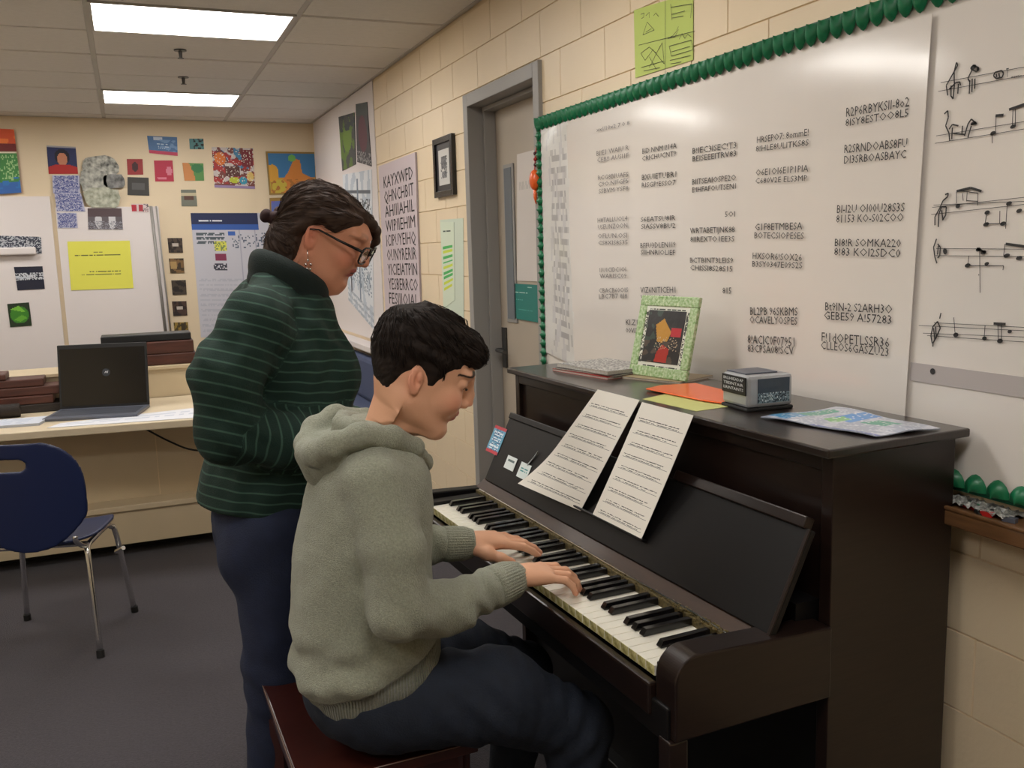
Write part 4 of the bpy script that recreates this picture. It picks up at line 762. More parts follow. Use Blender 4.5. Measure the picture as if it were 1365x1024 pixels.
bw('portrait_picture', [(-2.079, 2.188), (-1.871, 2.189), (-1.869, 2.397), (-2.074, 2.405)], 'small portrait in a red top on dark blue, beneath the ceiling at left', 'picture', off=.0012, bg=(38, 48, 92), n=(36, 36), shapes=[('e', .5, .62, .26, .28, (24, 26, 44)), ('e', .5, .52, .17, .24, (196, 130, 100)), ('p', [(0, 0), (1, 0), (1, .25), (.7, .34), (.3, .34), (0, .25)], (176, 42, 40)), ('r', 0, .95, 1, 1, (160, 160, 170))])
for i, (q, lb) in enumerate(((([(-2.061, 2.038), (-1.869, 2.037), (-1.861, 2.177), (-2.054, 2.176)]), 'blue and white patterned photo, highest of the blue column'), (([(-2.047, 1.899), (-1.843, 1.896), (-1.863, 2.037), (-2.051, 2.038)]), 'blue and white patterned photo in the middle of the blue column'), (([(-2.049, 1.770), (-1.909, 1.768), (-1.909, 1.885), (-2.048, 1.887)]), 'small blue and white photo lowest in the blue column'))):
    bw('pattern_photo', q, lb, 'photo', off=off2 if i else .0216, bg=(178, 180, 204), n=(32, 24), shapes=[('n', .05, .05, .95, .95, (70, 80, 140), .5), ('b', 0, 0, 1, 1, (120, 126, 170), 1, 5)], seed=i)
def cut(name, c, r, label, seed, off, bg, ink, **k):
    """ragged cut-out: irregular outline, flat, printed"""
    rs = random.Random(seed); n = 18; cx, cz = c; pts = []
    for i in range(n): a = 2*math.pi*i/n; q = 1-.18*rs.random(); pts.append((cx+r[0]*q*math.copysign(abs(math.cos(a))**.7, math.cos(a)), cz+r[1]*q*math.copysign(abs(math.sin(a))**.7, math.sin(a))))
    v = [(x-cx, -off-.003, z-cz) for x, z in pts]+[(x-cx, -off, z-cz) for x, z in pts]; f = [tuple(range(n))]+[(i, i+n, (i+1) % n+n, (i+1) % n) for i in range(n)]
    me = bpy.data.meshes.new(name); me.from_pydata(v, [], f); me.update(); o = link(name, me, mat('cutout_%d' % seed, srgb(*bg), .6, var=1, vscale=26, col2=srgb(*ink))); o.location = (cx, YB, cz); return tag(o, label, 'cutout')
cut('paper_cutout', (-1.703, 2.248), (.14, .09), 'grey and white ragged cut-out, top of the cluster', 21, off2, (206, 206, 196), (60, 62, 60))
cut('paper_cutout', (-1.763, 2.131), (.11, .11), 'grey and white ragged cut-out, left middle of the cluster', 22, off2+.003, (200, 200, 190), (96, 98, 96))
cut('paper_cutout', (-1.609, 2.131), (.09, .06), 'dark grey ragged cut-out at the right of the cluster', 23, off2+.003, (150, 150, 148), (64, 64, 64))
cut('paper_cutout', (-1.708, 2.001), (.15, .09), 'pale green-grey ragged cut-out at the foot of the cluster', 24, off2+.006, (204, 206, 190), (120, 124, 104))
bw('photo', [(-1.834, 1.755), (-1.580, 1.750), (-1.577, 1.917), (-1.825, 1.920)], 'grey photo of two white figures above the yellow notice', 'photo', off=off2, bg=(98, 92, 98), n=(40, 28), shapes=[('e', .3, .4, .1, .35, (200, 200, 205)), ('e', .7, .4, .1, .4, (205, 205, 210)), ('r', 0, .6, 1, 1, (86, 70, 74)), ('n', 0, 0, 1, .4, (140, 140, 150), .4)])
bw('postcard', [(-1.509, 2.184), (-1.391, 2.185), (-1.387, 2.309), (-1.505, 2.308)], 'small red card with a dark spot', 'card', off=.0012, bg=(150, 42, 44), n=(16, 16), shapes=[('e', .5, .5, .2, .3, (60, 24, 30))])
bw('postcard', [(-1.523, 2.024), (-1.359, 2.017), (-1.353, 2.161), (-1.511, 2.166)], 'small dark grey card below the red card with the spot', 'card', off=.0012, bg=(58, 56, 54), n=(20, 16), shapes=[('r', .2, .3, .8, .7, (84, 84, 84))])
bw('postcard', [(-1.332, 2.357), (-1.116, 2.336), (-1.110, 2.486), (-1.338, 2.493)], 'blue card with a pink lower edge high on the back wall', 'card', off=.0012, bg=(74, 112, 158), n=(30, 22), shapes=[('r', 0, 0, 1, .18, (190, 60, 90)), ('r', .2, .78, .5, .95, (190, 200, 214)), ('t', .3, .3, .7, .65, (190, 210, 225), 3), ('b', .4, .2, 1, .8, (110, 146, 188), .5, 3)])
bw('postcard', [(-1.305, 2.131), (-1.161, 2.131), (-1.159, 2.300), (-1.302, 2.298)], 'crimson card under the blue card', 'card', off=.0012, bg=(176, 36, 66), n=(18, 20), shapes=[('e', .78, .5, .16, .22, (206, 120, 140)), ('t', .1, .1, .6, .3, (210, 120, 140), 1)])
bw('postcard', [(-1.018, 2.392), (-0.906, 2.393), (-0.906, 2.478), (-1.017, 2.476)], 'tiny teal and black card near the ceiling', 'card', off=.0012, bg=(80, 130, 132), n=(14, 12), shapes=[('b', .3, 0, 1, 1, (36, 38, 36), 0, 2)])
bw('postcard', [(-1.079, 2.138), (-0.925, 2.138), (-0.921, 2.278), (-1.085, 2.282)], 'orange and green card right of the crimson card', 'card', off=.0012, bg=(86, 140, 74), n=(20, 18), shapes=[('p', [(0, 0), (.55, 0), (.5, .6), (.3, 1), (0, 1)], (200, 132, 74)), ('e', .7, .7, .3, .25, (50, 120, 70))])
bw('postcard', [(-1.118, 1.931), (-0.994, 1.930), (-0.996, 2.065), (-1.113, 2.065)], 'grey-green landscape card right of the top of the pole', 'card', off=.0012, bg=(112, 116, 104), n=(16, 16), shapes=[('r', 0, .65, 1, .8, (190, 180, 150)), ('r', .2, .4, .8, .6, (90, 60, 50))])
bw('collage_poster', [(-0.846, 2.083), (-0.518, 2.070), (-0.513, 2.405), (-0.845, 2.412)], 'crowded multicoloured collage poster near the wall corner', 'poster', off=.0012, bg=(120, 66, 62), n=(48, 48), shapes=[('b', 0, .5, 1, 1, (70, 130, 170), .2, 3), ('b', 0, 0, 1, 1, (200, 190, 190), .8, 4), ('b', 0, .1, 1, .9, (170, 50, 50), .9, 5), ('e', .18, .72, .14, .16, (220, 120, 50)), ('r', .3, .3, .65, .55, (92, 52, 50)), ('r', .7, .55, .98, .95, (120, 40, 50)), ('e', .5, .2, .12, .08, (190, 200, 60)), ('e', .72, .2, .1, .1, (60, 150, 180)), ('e', .9, .3, .09, .12, (220, 190, 110)), ('r', 0, 0, 1, .06, (150, 130, 170)), ('n', 0, .1, 1, 1, (220, 214, 200), .1)])
bw('landscape_painting', [(-0.403, 2.019), (0.001, 2.030), (0.022, 2.381), (-0.410, 2.382)], 'blue and orange painting with spires in an ochre frame', 'painting', off=.0012, thick=.008, bg=(60, 120, 170), n=(56, 48), shapes=[('r', 0, 0, 1, .4, (200, 150, 60)), ('p', [(.1, .05), (.4, .5), (.55, .85), (.66, .8), (.7, .5), (.95, .35), (.95, .05)], (206, 130, 58)), ('e', .2, .2, .18, .16, (196, 176, 66)), ('e', .1, .5, .12, .2, (214, 160, 60)), ('e', .5, .85, .08, .08, (110, 180, 90)), ('b', .05, .05, .95, .35, (170, 110, 50), 1, 5), ('r', 0, 0, .04, 1, (150, 120, 60)), ('r', .96, 0, 1, 1, (150, 120, 60)), ('r', 0, .95, 1, 1, (150, 120, 60)), ('r', 0, 0, 1, .04, (150, 120, 60))])
bw('landscape_painting', [(-0.419, 1.575), (-0.027, 1.565), (-0.000, 2.005), (-0.404, 1.994)], 'violet-blue painting under the painting with spires, half hidden by the woman', 'painting', off=.0012, thick=.008, bg=(92, 110, 180), n=(30, 30), shapes=[('b', 0, 0, 1, 1, (110, 96, 170), .3, 3), ('e', .3, .5, .12, .3, (200, 120, 70)), ('r', 0, 0, .04, 1, (150, 120, 60)), ('r', 0, .95, 1, 1, (150, 120, 60))])
bw('calendar_poster', [(-1.047, 0.837), (-0.400, 0.795), (-0.425, 1.868), (-1.052, 1.875)], 'large calendar chart with a navy heading behind the woman', 'poster', off=.0012, bg=(196, 196, 206), n=(64, 90), shapes=[('r', 0, .87, .86, 1, (34, 44, 84)), ('r', 0, .87, .86, .91, (52, 92, 170)), ('t', .1, .93, .4, .97, (220, 224, 235), 1), ('t', .04, .76, .4, .86, (80, 92, 100), 3), ('r', .26, .70, .42, .78, (214, 214, 90)), ('n', .26, .70, .42, .78, (120, 140, 90), .3), ('r', .26, .62, .4, .68, (130, 50, 80)), ('n', .24, .54, .4, .6, (60, 60, 74), .6), ('n', .5, .72, .98, .84, (90, 100, 120), .18), ('r', .45, .82, .55, .86, (60, 100, 180)), ('t', .03, .05, .97, .5, (182, 184, 196), 11), ('r', .62, .7, .63, .86, (70, 80, 100))]+[('r', x, .0, x+.006, .87, (168, 170, 186)) for x in (.2, .42, .6, .8)])
yp = bw('yellow_notice', [(-2.002, 1.278), (-1.540, 1.276), (-1.537, 1.659), (-1.994, 1.663)], 'bright yellow notice with small print on the back wall', 'notice', off=off2, bg=(228, 226, 92), n=(70, 50), shapes=[('t', .40, .765, .56, .79, (150, 150, 70), 1), ('t', .1, .70, .86, .735, (90, 92, 50), 1), ('t', .32, .36, .82, .40, (90, 92, 50), 1), ('t', .18, .30, .84, .325, (120, 120, 60), 1)])
bw('pattern_photo', [(-2.515, 1.584), (-2.184, 1.574), (-2.177, 1.703), (-2.502, 1.721)], 'grey speckled strip at the left edge, over the white hook rail', 'photo', off=off2, bg=(178, 182, 190), n=(44, 20), shapes=[('n', 0, 0, 1, 1, (50, 56, 72), .55)])
t = MB(); t.box(-.16, -.05, -.03, .16, 0, .03); o = t.build('hook_rail', 'white_wall', bevel=.012); o.location = ((-2.380, 1.597)[0], YB-off2, (-2.380, 1.597)[1]); tag(o, 'short white rail on the back wall at the left edge', 'rail')
bw('postcard', [(-2.379, 1.294), (-2.188, 1.298), (-2.188, 1.475), (-2.387, 1.476)], 'dark blue card with a white wave left of the yellow notice', 'card', off=off2, bg=(26, 30, 50), n=(32, 26), shapes=[('n', 0, .42, 1, .72, (200, 205, 212), .6), ('r', 0, .5, .5, .56, (190, 196, 206))])
bw('postcard', [(-2.458, 1.010), (-2.306, 1.013), (-2.309, 1.197), (-2.461, 1.192)], 'dark card with a bright green leaf', 'card', off=off2, bg=(28, 48, 24), n=(26, 26), shapes=[('e', .5, .5, .42, .36, (58, 130, 34)), ('p', [(.1, .75), (.5, .9), (.8, .6), (.5, .65)], (120, 190, 60)), ('p', [(.2, .3), (.6, .5), (.85, .35), (.5, .2)], (100, 170, 50))])
bw('name_strip', [(-1.501, 1.887), (-1.376, 1.885), (-1.371, 1.951), (-1.501, 1.952)], 'tiny red and white strip left of the pole top', 'card', off=off2, bg=(214, 196, 196), n=(24, 10), shapes=[('r', 0, .1, .3, .9, (180, 40, 60)), ('r', .4, .1, .65, .9, (170, 50, 64)), ('n', .65, 0, 1, 1, (90, 80, 84), .4)])
for i, (u, v, lb) in enumerate(((234, 327, 'topmost'), (236, 354, 'second'), (239, 383, 'middle'), (240, 411, 'fourth'), (242, 439, 'lowest'))):
    cx, cz = [(-1.189, 1.614), (-1.191, 1.447), (-1.187, 1.267), (-1.195, 1.092), (-1.196, 0.916)][i]; c = [(72, 58, 50), (120, 92, 58), (66, 56, 48), (70, 50, 42), (150, 124, 56)][i]
    bw('photo_tile', [(cx-.057, cz-.06), (cx+.053, cz-.062), (cx+.055, cz+.058), (cx-.059, cz+.06)], '%s of the five small brown tiles in a column beside the pole' % lb, 'tile', off=.0012, thick=.006, bg=c, n=(14, 14), shapes=[('b', 0, 0, 1, 1, tuple(int(x*.5) for x in c), .3, 2)]+([('r', .3, .4, .7, .65, (190, 180, 170))] if i in (0, 3) else [('r', .1, .3, .5, .8, (170, 140, 90))] if i == 1 else [('r', .5, .1, .8, .9, (60, 50, 30))] if i == 4 else []), seed=i)

# ------------------------------------------------------------ worktop and low cabinet at the far end
ce = empty('counter_cabinet', (-2.35, 5.0, 0), 'long cream low cabinet with a recessed front under the worktop', 'cabinet')
MB().box(-2.05, .05, .10, 1.25, .41, .705).build('carcass', 'cabinet', ce)
MB().box(-2.05, -.10, .245, 1.25, .05, .275).build('ledge', 'cabinet', ce, bevel=.004)
MB().box(-2.05, -.085, .07, 1.25, .05, .245).build('lower_panel', 'cabinet', ce)
MB().box(-2.05, .18, 0, 1.25, .40, .10).build('toe_kick', 'rubber', ce)
MB().box(-2.05, .11-.02, 0.0, 1.25, .18, .07).build('toe_kick', 'rubber', ce)
for x in (-1.7, -.85, 0, .84): MB().box(x-.002, .045, .28, x+.002, .05, .705).build('panel_joint', 'mortar', ce)
wt = MB(); o = wt.prism([(-2.03, -.06), (1.25, -.41), (1.25, .45), (-2.03, .45)], 2, 0, .036).build('worktop', 'laminate', bevel=.004); o.location = (-2.35, 4.96, .706); tag(o, 'long cream worktop carrying the laptop at the far end', 'worktop')
rs_ = empty('back_shelf', (-2.35, 5.42, .742), 'raised cream shelf behind the worktop', 'shelf'); MB().box(-1.9, 0, 0, 1.2, .03, .155).build('riser', 'cabinet', rs_); MB().box(-1.9, -.01, .155, 1.2, .32, .175).build('shelf_board', 'cabinet', rs_, bevel=.003)
MB().box(-1.9, .29, -.742, 1.2, .32, .155).build('back_board', 'cabinet', rs_)
def boards(specs):
    for i, (x0, x1, y0, y1, z0, h, m, nm, lb) in enumerate(specs):
        if nm == 'roll': o = MB().tube([(0, 0, h/2), ((x1-x0), 0, h/2)], h/2, 12).build(nm, m, smooth=True); o.location = (x0, (y0+y1)/2, z0); tag(o, lb, 'roll')
        else: o = MB().box(0, 0, 0, x1-x0, y1-y0, h).build(nm, m, bevel=.006); o.location = (x0, y0, z0); tag(o, lb, 'board')
WZ = .7425
boards([(-2.9, -2.13, 5.06, 5.2, WZ, .07, 'darklog', 'roll', 'dark rough roll lying at the left end of the worktop'),
 (-2.95, -1.93, 5.22, 5.40, WZ, .045, 'darklog', 'wooden_board', 'darkest board, bottom of the left stack behind the chair'),
 (-2.95, -1.98, 5.22, 5.40, WZ+.046, .042, 'brownwood', 'wooden_board', 'brown board, second from the bottom of the left stack'),
 (-2.95, -1.90, 5.23, 5.40, WZ+.089, .046, 'brownwood', 'wooden_board', 'long brown board, third from the bottom of the left stack'),
 (-2.95, -2.02, 5.23, 5.40, WZ+.136, .04, 'brownwood', 'wooden_board', 'brown board, fourth from the bottom of the left stack'),
 (-2.95, -2.19, 5.23, 5.40, WZ+.177, .032, 'brownwood', 'wooden_board', 'short reddish board on top of the left stack'),
 (-1.72, -1.25, 5.45, 5.62, WZ+.176, .062, 'brownwood', 'wooden_board', 'brown board at the bottom of the stack right of the laptop'),
 (-1.72, -1.26, 5.45, 5.62, WZ+.239, .07, 'brownwood', 'wooden_board', 'brown board in the middle of the stack right of the laptop'),
 (-1.74, -1.27, 5.46, 5.62, WZ+.310, .042, 'black', 'wooden_board', 'black case on top of the stack right of the laptop')])
# laptop
le = empty('laptop', (-1.765, 5.0, WZ), 'open laptop with a dark screen on the worktop', 'laptop', rz=R(-13))
MB().box(-.22, -.16, 0, .22, .13, .016).build('base', 'grayplastic', le, bevel=.004)
sheet('keyboard', [(-.2, -.10, .016), (.2, -.10, .016), (.2, .09, .016), (-.2, .09, .016)], .0006, parent=le, bg=(70, 74, 86), n=(45, 15), shapes=[('r', 0, k_*.2, 1, k_*.2+.04, (50, 52, 60)) for k_ in range(5)])
se = MB().box(-.22, -.006, 0, .22, .006, .33).build('screen', 'black', le, bevel=.004); se.location = (0, .125, .014); se.rotation_euler[0] = R(-9)
MB().box(-.208, -.008, .014, .208, -.006, .308).build('display', 'screen', se)
k = Ink((0, -.0082, .17), (1, 0, 0), (0, 0, 1), .0006); k.disc((0.015, .01), .02, .02, 0, 20); k.build('logo_disc', mat('logo_gray', srgb(44, 48, 54), .4), se)
k = Ink((0, -.0084, .17), (1, 0, 0), (0, 0, 1), .0010); k.poly([(.008, .006), (.014, .016), (.02, .006), (.024, .018)], .003); k.build('logo_mark', 'whiteink', se)
s = sheet('paper_stack', [(-2.72, 4.88, WZ), (-2.02, 4.80, WZ), (-1.98, 5.0, WZ), (-2.68, 5.04, WZ)], .012, bg=(206, 212, 224), n=(30, 12), shapes=[('t', .1, .1, .9, .9, (176, 186, 204), 5)]); tag(s, 'flat pile of white and pale blue papers on the worktop left of the laptop', 'papers')
s = sheet('paper_sheet', [(-1.98, 4.70, WZ), (-1.30, 4.60, WZ), (-1.26, 4.92, WZ), (-1.93, 4.80, WZ)], .002, bg=(226, 228, 236), n=(30, 8), shapes=[('t', .05, .2, .95, .9, (200, 206, 220), 3)]); tag(s, 'long white sheet spread on the worktop in front of the laptop', 'paper')
o = MB().tube([(-1.62, 4.9, .702), (-1.555, 4.9, .660), (-1.44, 4.9, .580), (-1.33, 4.9, .525), (-1.15, 4.92, .50), (-1.0, 4.95, .56)], .005, 6, sub=5).build('power_cable', 'rubber', smooth=True); tag(o, 'black cable drooping in front of the cream cabinet', 'cable')

# ------------------------------------------------------------ blue school chair
CHA = R(-15)
ch = empty('school_chair', (-1.935, 3.95, 0), 'blue plastic school chair with chrome legs at the left edge', 'chair', rz=CHA)
# local: +y is forward (away from the sitter's back), seat at z .44
F = Field((-.27, -.30, .40), (.27, .30, .50), .006)
def seatfn(X, Y, Z):
    q = (np.abs(X/.215)**3.2+np.abs((Y-.0)/.215)**3.2)**(1/3.2); zc = .445+.018*(X/.2)**2-.03*np.clip((Y-.12)/.1, 0, 1)**2+.012*np.clip((-Y-.1)/.12, 0, 1)**2
    return np.maximum((q-1)*.2, np.abs(Z-zc)-.0065)
F.op(seatfn, (-.24, -.24, .40), (.24, .24, .49), .004); sdf_object('seat', [F.mesh(1)], 'bluepl', ch)
F = Field((-.28, -.34, .43), (.28, -.12, .86), .006)
def backfn(X, Y, Z):
    zc, hz = .65, .215; hw = .212-.05*np.clip((.56-Z)/.12, 0, 1)
    q = (np.abs(X/hw)**2.6+np.abs((Z-zc)/hz)**2.6)**(1/2.6); yc = -.225-.02*(Z-.5)/.3+.10*(X/.24)**2*.5
    d = np.maximum((q-1)*.2, np.abs(Y-yc)-.0065)
    hole = np.sqrt(np.maximum(np.abs(X+.035)-.035, 0)**2+(Z-.775)**2)-.022
    return np.maximum(d, -hole)
F.op(backfn, (-.26, -.32, .44), (.26, -.13, .86), .004); sdf_object('backrest', [F.mesh(1)], 'bluepl', ch)
for sx in (-1, 1):
    MB().tube([(sx*.21, -.22, .0), (sx*.185, -.17, .36), (sx*.175, -.14, .418), (sx*.172, -.06, .425), (sx*.172, .10, .425), (sx*.178, .15, .41), (sx*.19, .175, .36), (sx*.22, .225, 0)], .011, 10, sub=4).build('leg_tube', 'chrome', ch, smooth=True)
    MB().tube([(sx*.172, -.05, .425), (sx*.17, -.16, .43), (sx*.165, -.225, .47), (sx*.165, -.230, .49)], .010, 10, sub=4).build('back_tube', 'chrome', ch, smooth=True)
    for y in (-.222, .227): MB().tube([(sx*(.21 if y < 0 else .22), y, 0), (sx*(.209 if y < 0 else .219), y*.98, .028)], .0145, 10).build('foot_cap', 'rubber', ch)
MB().tube([(-.172, .08, .42), (.172, .08, .42)], .010, 8).build('cross_tube', 'chrome', ch); MB().tube([(-.172, -.1, .42), (.172, -.1, .42)], .010, 8).build('cross_tube', 'chrome', ch)
MB().tube([(.19, .15, .30), (.235, .10, .33)], .009, 8).build('book_rack_stub', 'chrome', ch)

# ------------------------------------------------------------ piano bench
bn = empty('piano_bench', (-1.165, 1.915, 0), 'dark red-brown wooden bench under the seated boy', 'bench', rz=R(1))
MB().box(-.185, -.25, .475, .185, .25, .50).build('seat', 'bench', bn, bevel=.003)
t = MB()
for a in ((-.17, -.235, .17, -.217), (-.17, .217, .17, .235), (-.17, -.217, -.152, .217), (.152, -.217, .17, .217)): t.box(a[0], a[1], .40, a[2], a[3], .475)
t.build('apron', 'bench', bn, bevel=.002)
for a in (-1, 1):
    for b in (-1, 1): MB().tube([(a*.152, b*.217, 0), (a*.152, b*.217, .475)], [.018, .026], 4).build('leg', 'bench', bn)
MB().tube([(-.186, -.25, .4995), (-.186, .25, .4995)], .0012, 4).build('worn_edge', 'edge', bn); MB().tube([(-.185, -.251, .4995), (.185, -.251, .4995)], .0012, 4).build('worn_edge', 'edge', bn)
# ------------------------------------------------------------ people
def frame_of(pitch, yaw, roll=0):
    return Matrix.Rotation(-R(yaw), 4, 'Z') @ Matrix.Rotation(R(pitch), 4, 'Y') @ Matrix.Rotation(R(roll), 4, 'X')
def head_field(p, neck_end, neck_r):
    """head in its own frame (+x face, +z crown); returns field"""
    F = Field((-.15, -.12, -.20), (.15, .12, .16), .0021)
    F.loft(p['st'], xm=-.012, p=2.15, k=.004)
    J = p['jaw']
    for s in (-1, 1):
        F.cone((-.004, s*.052, -.042), (.066, s*.020, -.078*J), .018, .017, k=.03)
        F.ell((.062, s*.034, -.016), (.030, .026, .028), k=.02)                       # cheek
        F.ell((.078, s*.028, .046), (.018, .026, .009), k=.012)                       # brow
        F.ell((.101, s*.036, .025), (.011, .014, .009), k=.012, cut=True)             # socket
        F.ell((.0745, s*.033, .0255), (.0150, .0165, .0140), k=.005)                   # lids over the eyeball
        F.ell((.0935, s*.034, .0172), (.012, .0115, .0022), k=.002, cut=True)          # lid slit, looking down
    nx = p['nose']
    F.cone((.0925, 0, .040), (.106+nx*.5, 0, .010), .0090, .0080, k=.012)
    F.cone((.106+nx*.5, 0, .010), (.1105+nx, 0, -.005), .0080, p.get('nr', .0098), k=.008)
    F.cone((.090, 0, .034), (.0965+nx, 0, -.006), .010, .0125, k=.008)
    for s in (-1, 1): F.ell((.100+nx*.6, s*.0115, -.0120), (.0105, .0075, .0075), k=.006); F.ell((.106+nx*.6, s*.007, -.0195), (.005, .0032, .003), k=.002, cut=True)
    F.ell((.0915, 0, -.0325), (.0100, .0240, .0062), k=.004); F.ell((.0880, 0, -.0445), (.0100, .0190, .0068), k=.004)
    F.ell((.0985, 0, -.0385), (.010, .0235, .0017), k=.0025, cut=True)
    F.ell((.083, 0, -.034), (.014, .028, .018), k=.012)
    F.ell((.0725, 0, -.074*J), (.019, .023, .016), k=.014)
    F.ell((.098, 0, -.058), (.006, .02, .006), k=.010, cut=True)
    if p.get('jowl'):
        F.ell((.035, 0, -.090), (.045, .040, .022), k=.02)
        for s in (-1, 1): F.ell((.045, s*.040, -.060), (.030, .020, .026), k=.02)
    for s in (-1, 1):   # ears
        rt = Matrix.Rotation(R(-14), 4, 'Y') @ Matrix.Rotation(R(s*-22), 4, 'Z')
        F.ell((-.012, s*.0785, .002), (.0155, .0070, .0265), k=.005, rot=rt)
        F.ell((-.006, s*.086, .005), (.0092, .0085, .0165), k=.003, cut=True, rot=rt)
        F.ell((-.006, s*.0800, .008), (.0055, .0030, .010), k=.003, rot=rt)
        F.ell((-.006, s*.0780, -.0185), (.0085, .0055, .0085), k=.004)
    a = Vector((-.018, 0, -.045)); F.cone(a, neck_end, neck_r*1.0, neck_r, k=.042)
    return F
def head_colors(P, skin, lip, brow, blush, p, brow_s=1.0):
    x, y, z = P[:, 0], P[:, 1], P[:, 2]; ay = np.abs(y); C = np.tile(np.array(srgb(*skin)), (len(P), 1))
    def mixc(m, c): 
        m = np.clip(m, 0, 1)[:, None]; C[:] = C*(1-m)+np.array(srgb(*c))*m
    mixc(.55*np.exp(-(((x-.075)/.03)**2+((ay-.048)/.022)**2+((z+.012)/.022)**2)), blush)
    mixc(.5*np.exp(-(((x-.115)/.016)**2+(y/.014)**2+((z+.008)/.014)**2)), blush)
    mixc(.6*np.exp(-(((ay-.086)/.012)**2+((x+.01)/.03)**2+((z)/.04)**2)), blush)
    lz = np.where(z > -.0385, -.0330, -.0445); mixc(1.6*np.exp(-(((z-lz)/.0060)**4+(y/.0245)**4))*(x > .080), lip)
    mixc(1.4*np.exp(-((z+.0385)/.0016)**2)*(ay < .020)*(x > .080), tuple(int(q*.45) for q in lip))
    bz = .0475+.006*np.cos((ay-.034)*60)-.010*np.clip((ay-.04)/.02, 0, 1); mixc(brow_s*1.3*np.exp(-((z-bz)/(.0042-.0018*np.clip((ay-.03)/.03, 0, 1)))**4)*(ay > .011)*(ay < .058)*(x > .05), brow)
    mixc(.8*np.exp(-((z-.0195)/.0018)**2)*(np.abs(ay-.031) < .0135)*(x > .07), (40, 26, 22))
    mixc(.9*(np.sqrt(((x-.110-p['nose']*.6)/.005)**2+((ay-.007)/.004)**2+((z+.0195)/.004)**2) < 1), (70, 36, 30))
    return C
def xform(P, Mx): A = np.array(Mx.to_3x3()); return P @ A.T + np.array(Mx.translation)
def hand(F, wrist, fwd, thumb, s=1.0, pose='keys', mirror=1):
    """wrist point, finger direction, direction of the thumb side; fingers unequal and bent"""
    f = Vector(fwd).normalized(); t = Vector(thumb); t = (t-f*t.dot(f)).normalized(); u = f.cross(t)*(1 if f.cross(t).z > 0 else -1)
    W = Vector(wrist); pt = lambda a, b, c: W+(f*a+t*b+u*c)*s
    F.cone(pt(-.025, 0, -.002), pt(.0, 0, 0), .026*s, .0235*s, k=.012, flat=(tuple(u), .78))
    F.cone(pt(0, 0, 0), pt(.045, .002, .002), .0235*s, .028*s, k=.014, flat=(tuple(u), .62))
    for b, a in ((.026, .080), (.009, .084), (-.009, .080), (-.026, .071)): F.cone(pt(.025, b*.6, .002), pt(a, b, .004), .014*s, .0115*s, k=.014)
    tips = []
    spec = [(.029, .080, .040, .024, .019, 6), (.0095, .085, .045, .027, .020, 1), (-.0095, .081, .041, .025, .019, -5), (-.0275, .071, .032, .020, .017, -14)]
    ang = {'keys': (4, 34, 58), 'flat': (6, 22, 34), 'rest': (12, 40, 50)}[pose]
    for i, (b, a, l1, l2, l3, sp) in enumerate(spec):
        p = Vector((a, b, .004)); P_ = [p]; th = 0
        for l, dg in zip((l1, l2, l3), ang):
            th = R(dg); d = Vector((math.cos(th)*math.cos(R(sp)), math.cos(th)*math.sin(R(sp)), -math.sin(th))); p = p+d*l; P_.append(p)
        r = [.0098, .0088, .0078, .0068]; r = [q*(.88 if i == 3 else 1)*s for q in r]
        F.chain([pt(*q) for q in P_], r, k=.003); tips.append((pt(*P_[-1]), pt(*(P_[-1]+Vector((0, 0, .004))))))
    T = [(.012, .020, -.006), (.036, .041, -.012), (.063, .053, -.018), (.088, .055, -.026)]
    F.chain([pt(*q) for q in T], [.0165*s, .0135*s, .0105*s, .0085*s], k=.010); tips.append((pt(*T[-1]), pt(*T[-1])))
    return tips
def hand_colors(P, skin, nail, tips):
    C = np.tile(np.array(srgb(*skin)), (len(P), 1)); bl = np.array(srgb(skin[0], int(skin[1]*.82), int(skin[2]*.78)))
    for a, b in tips:
        d = np.linalg.norm(P-np.array(a), axis=1); m = (.55*np.exp(-(d/.014)**2))[:, None]; C = C*(1-m)+bl*m
        m = ((np.linalg.norm(P-np.array(b)-np.array((0, 0, .004)), axis=1) < .0062))[:, None]*.6; C = C*(1-m)+np.array(srgb(*nail))*m
    return C
def hair_poly_sd(x, z, poly):
    """signed distance (positive inside) to a side-view outline"""
    d = np.full(x.shape, 9., np.float32); ins = np.zeros(x.shape, bool); n = len(poly); j = n-1
    for i in range(n):
        x1, z1 = poly[j]; x2, z2 = poly[i]; ex, ez = x2-x1, z2-z1; t = np.clip(((x-x1)*ex+(z-z1)*ez)/(ex*ex+ez*ez), 0, 1)
        d = np.minimum(d, np.hypot(x-x1-t*ex, z-z1-t*ez))
        if z1 != z2: ins ^= ((z2 > z) != (z1 > z)) & (x < (x1-x2)*(z-z2)/(z1-z2)+x2)
        j = i
    return np.where(ins, d, -d)
def eyes(parent, Mx, iris, s):
    for sd in (-1, 1):
        V = MB(); V.sphere((0, 0, 0), .0128, 20, 14); P = np.array(V.v); me = bpy.data.meshes.new('eyeball'); me.from_pydata(V.v, [], V.f); me.update()
        dirn = np.array(Vector((.90, 0, -.43)).normalized()); q = (P/.0128) @ dirn; C = np.tile(np.array(srgb(190, 178, 168)), (len(P), 1)); C[q > .78] = srgb(*iris); C[q > .955] = srgb(8, 8, 8)
        at = me.color_attributes.new('Col', 'FLOAT_COLOR', 'POINT'); c = np.ones((len(P), 4), np.float32); c[:, :3] = C; at.data.foreach_set('color', c.ravel())
        o = link('eyeball', me, 'eye', parent, True); o.matrix_world = Mx @ Matrix.Translation((.0752, sd*.033, .0235))
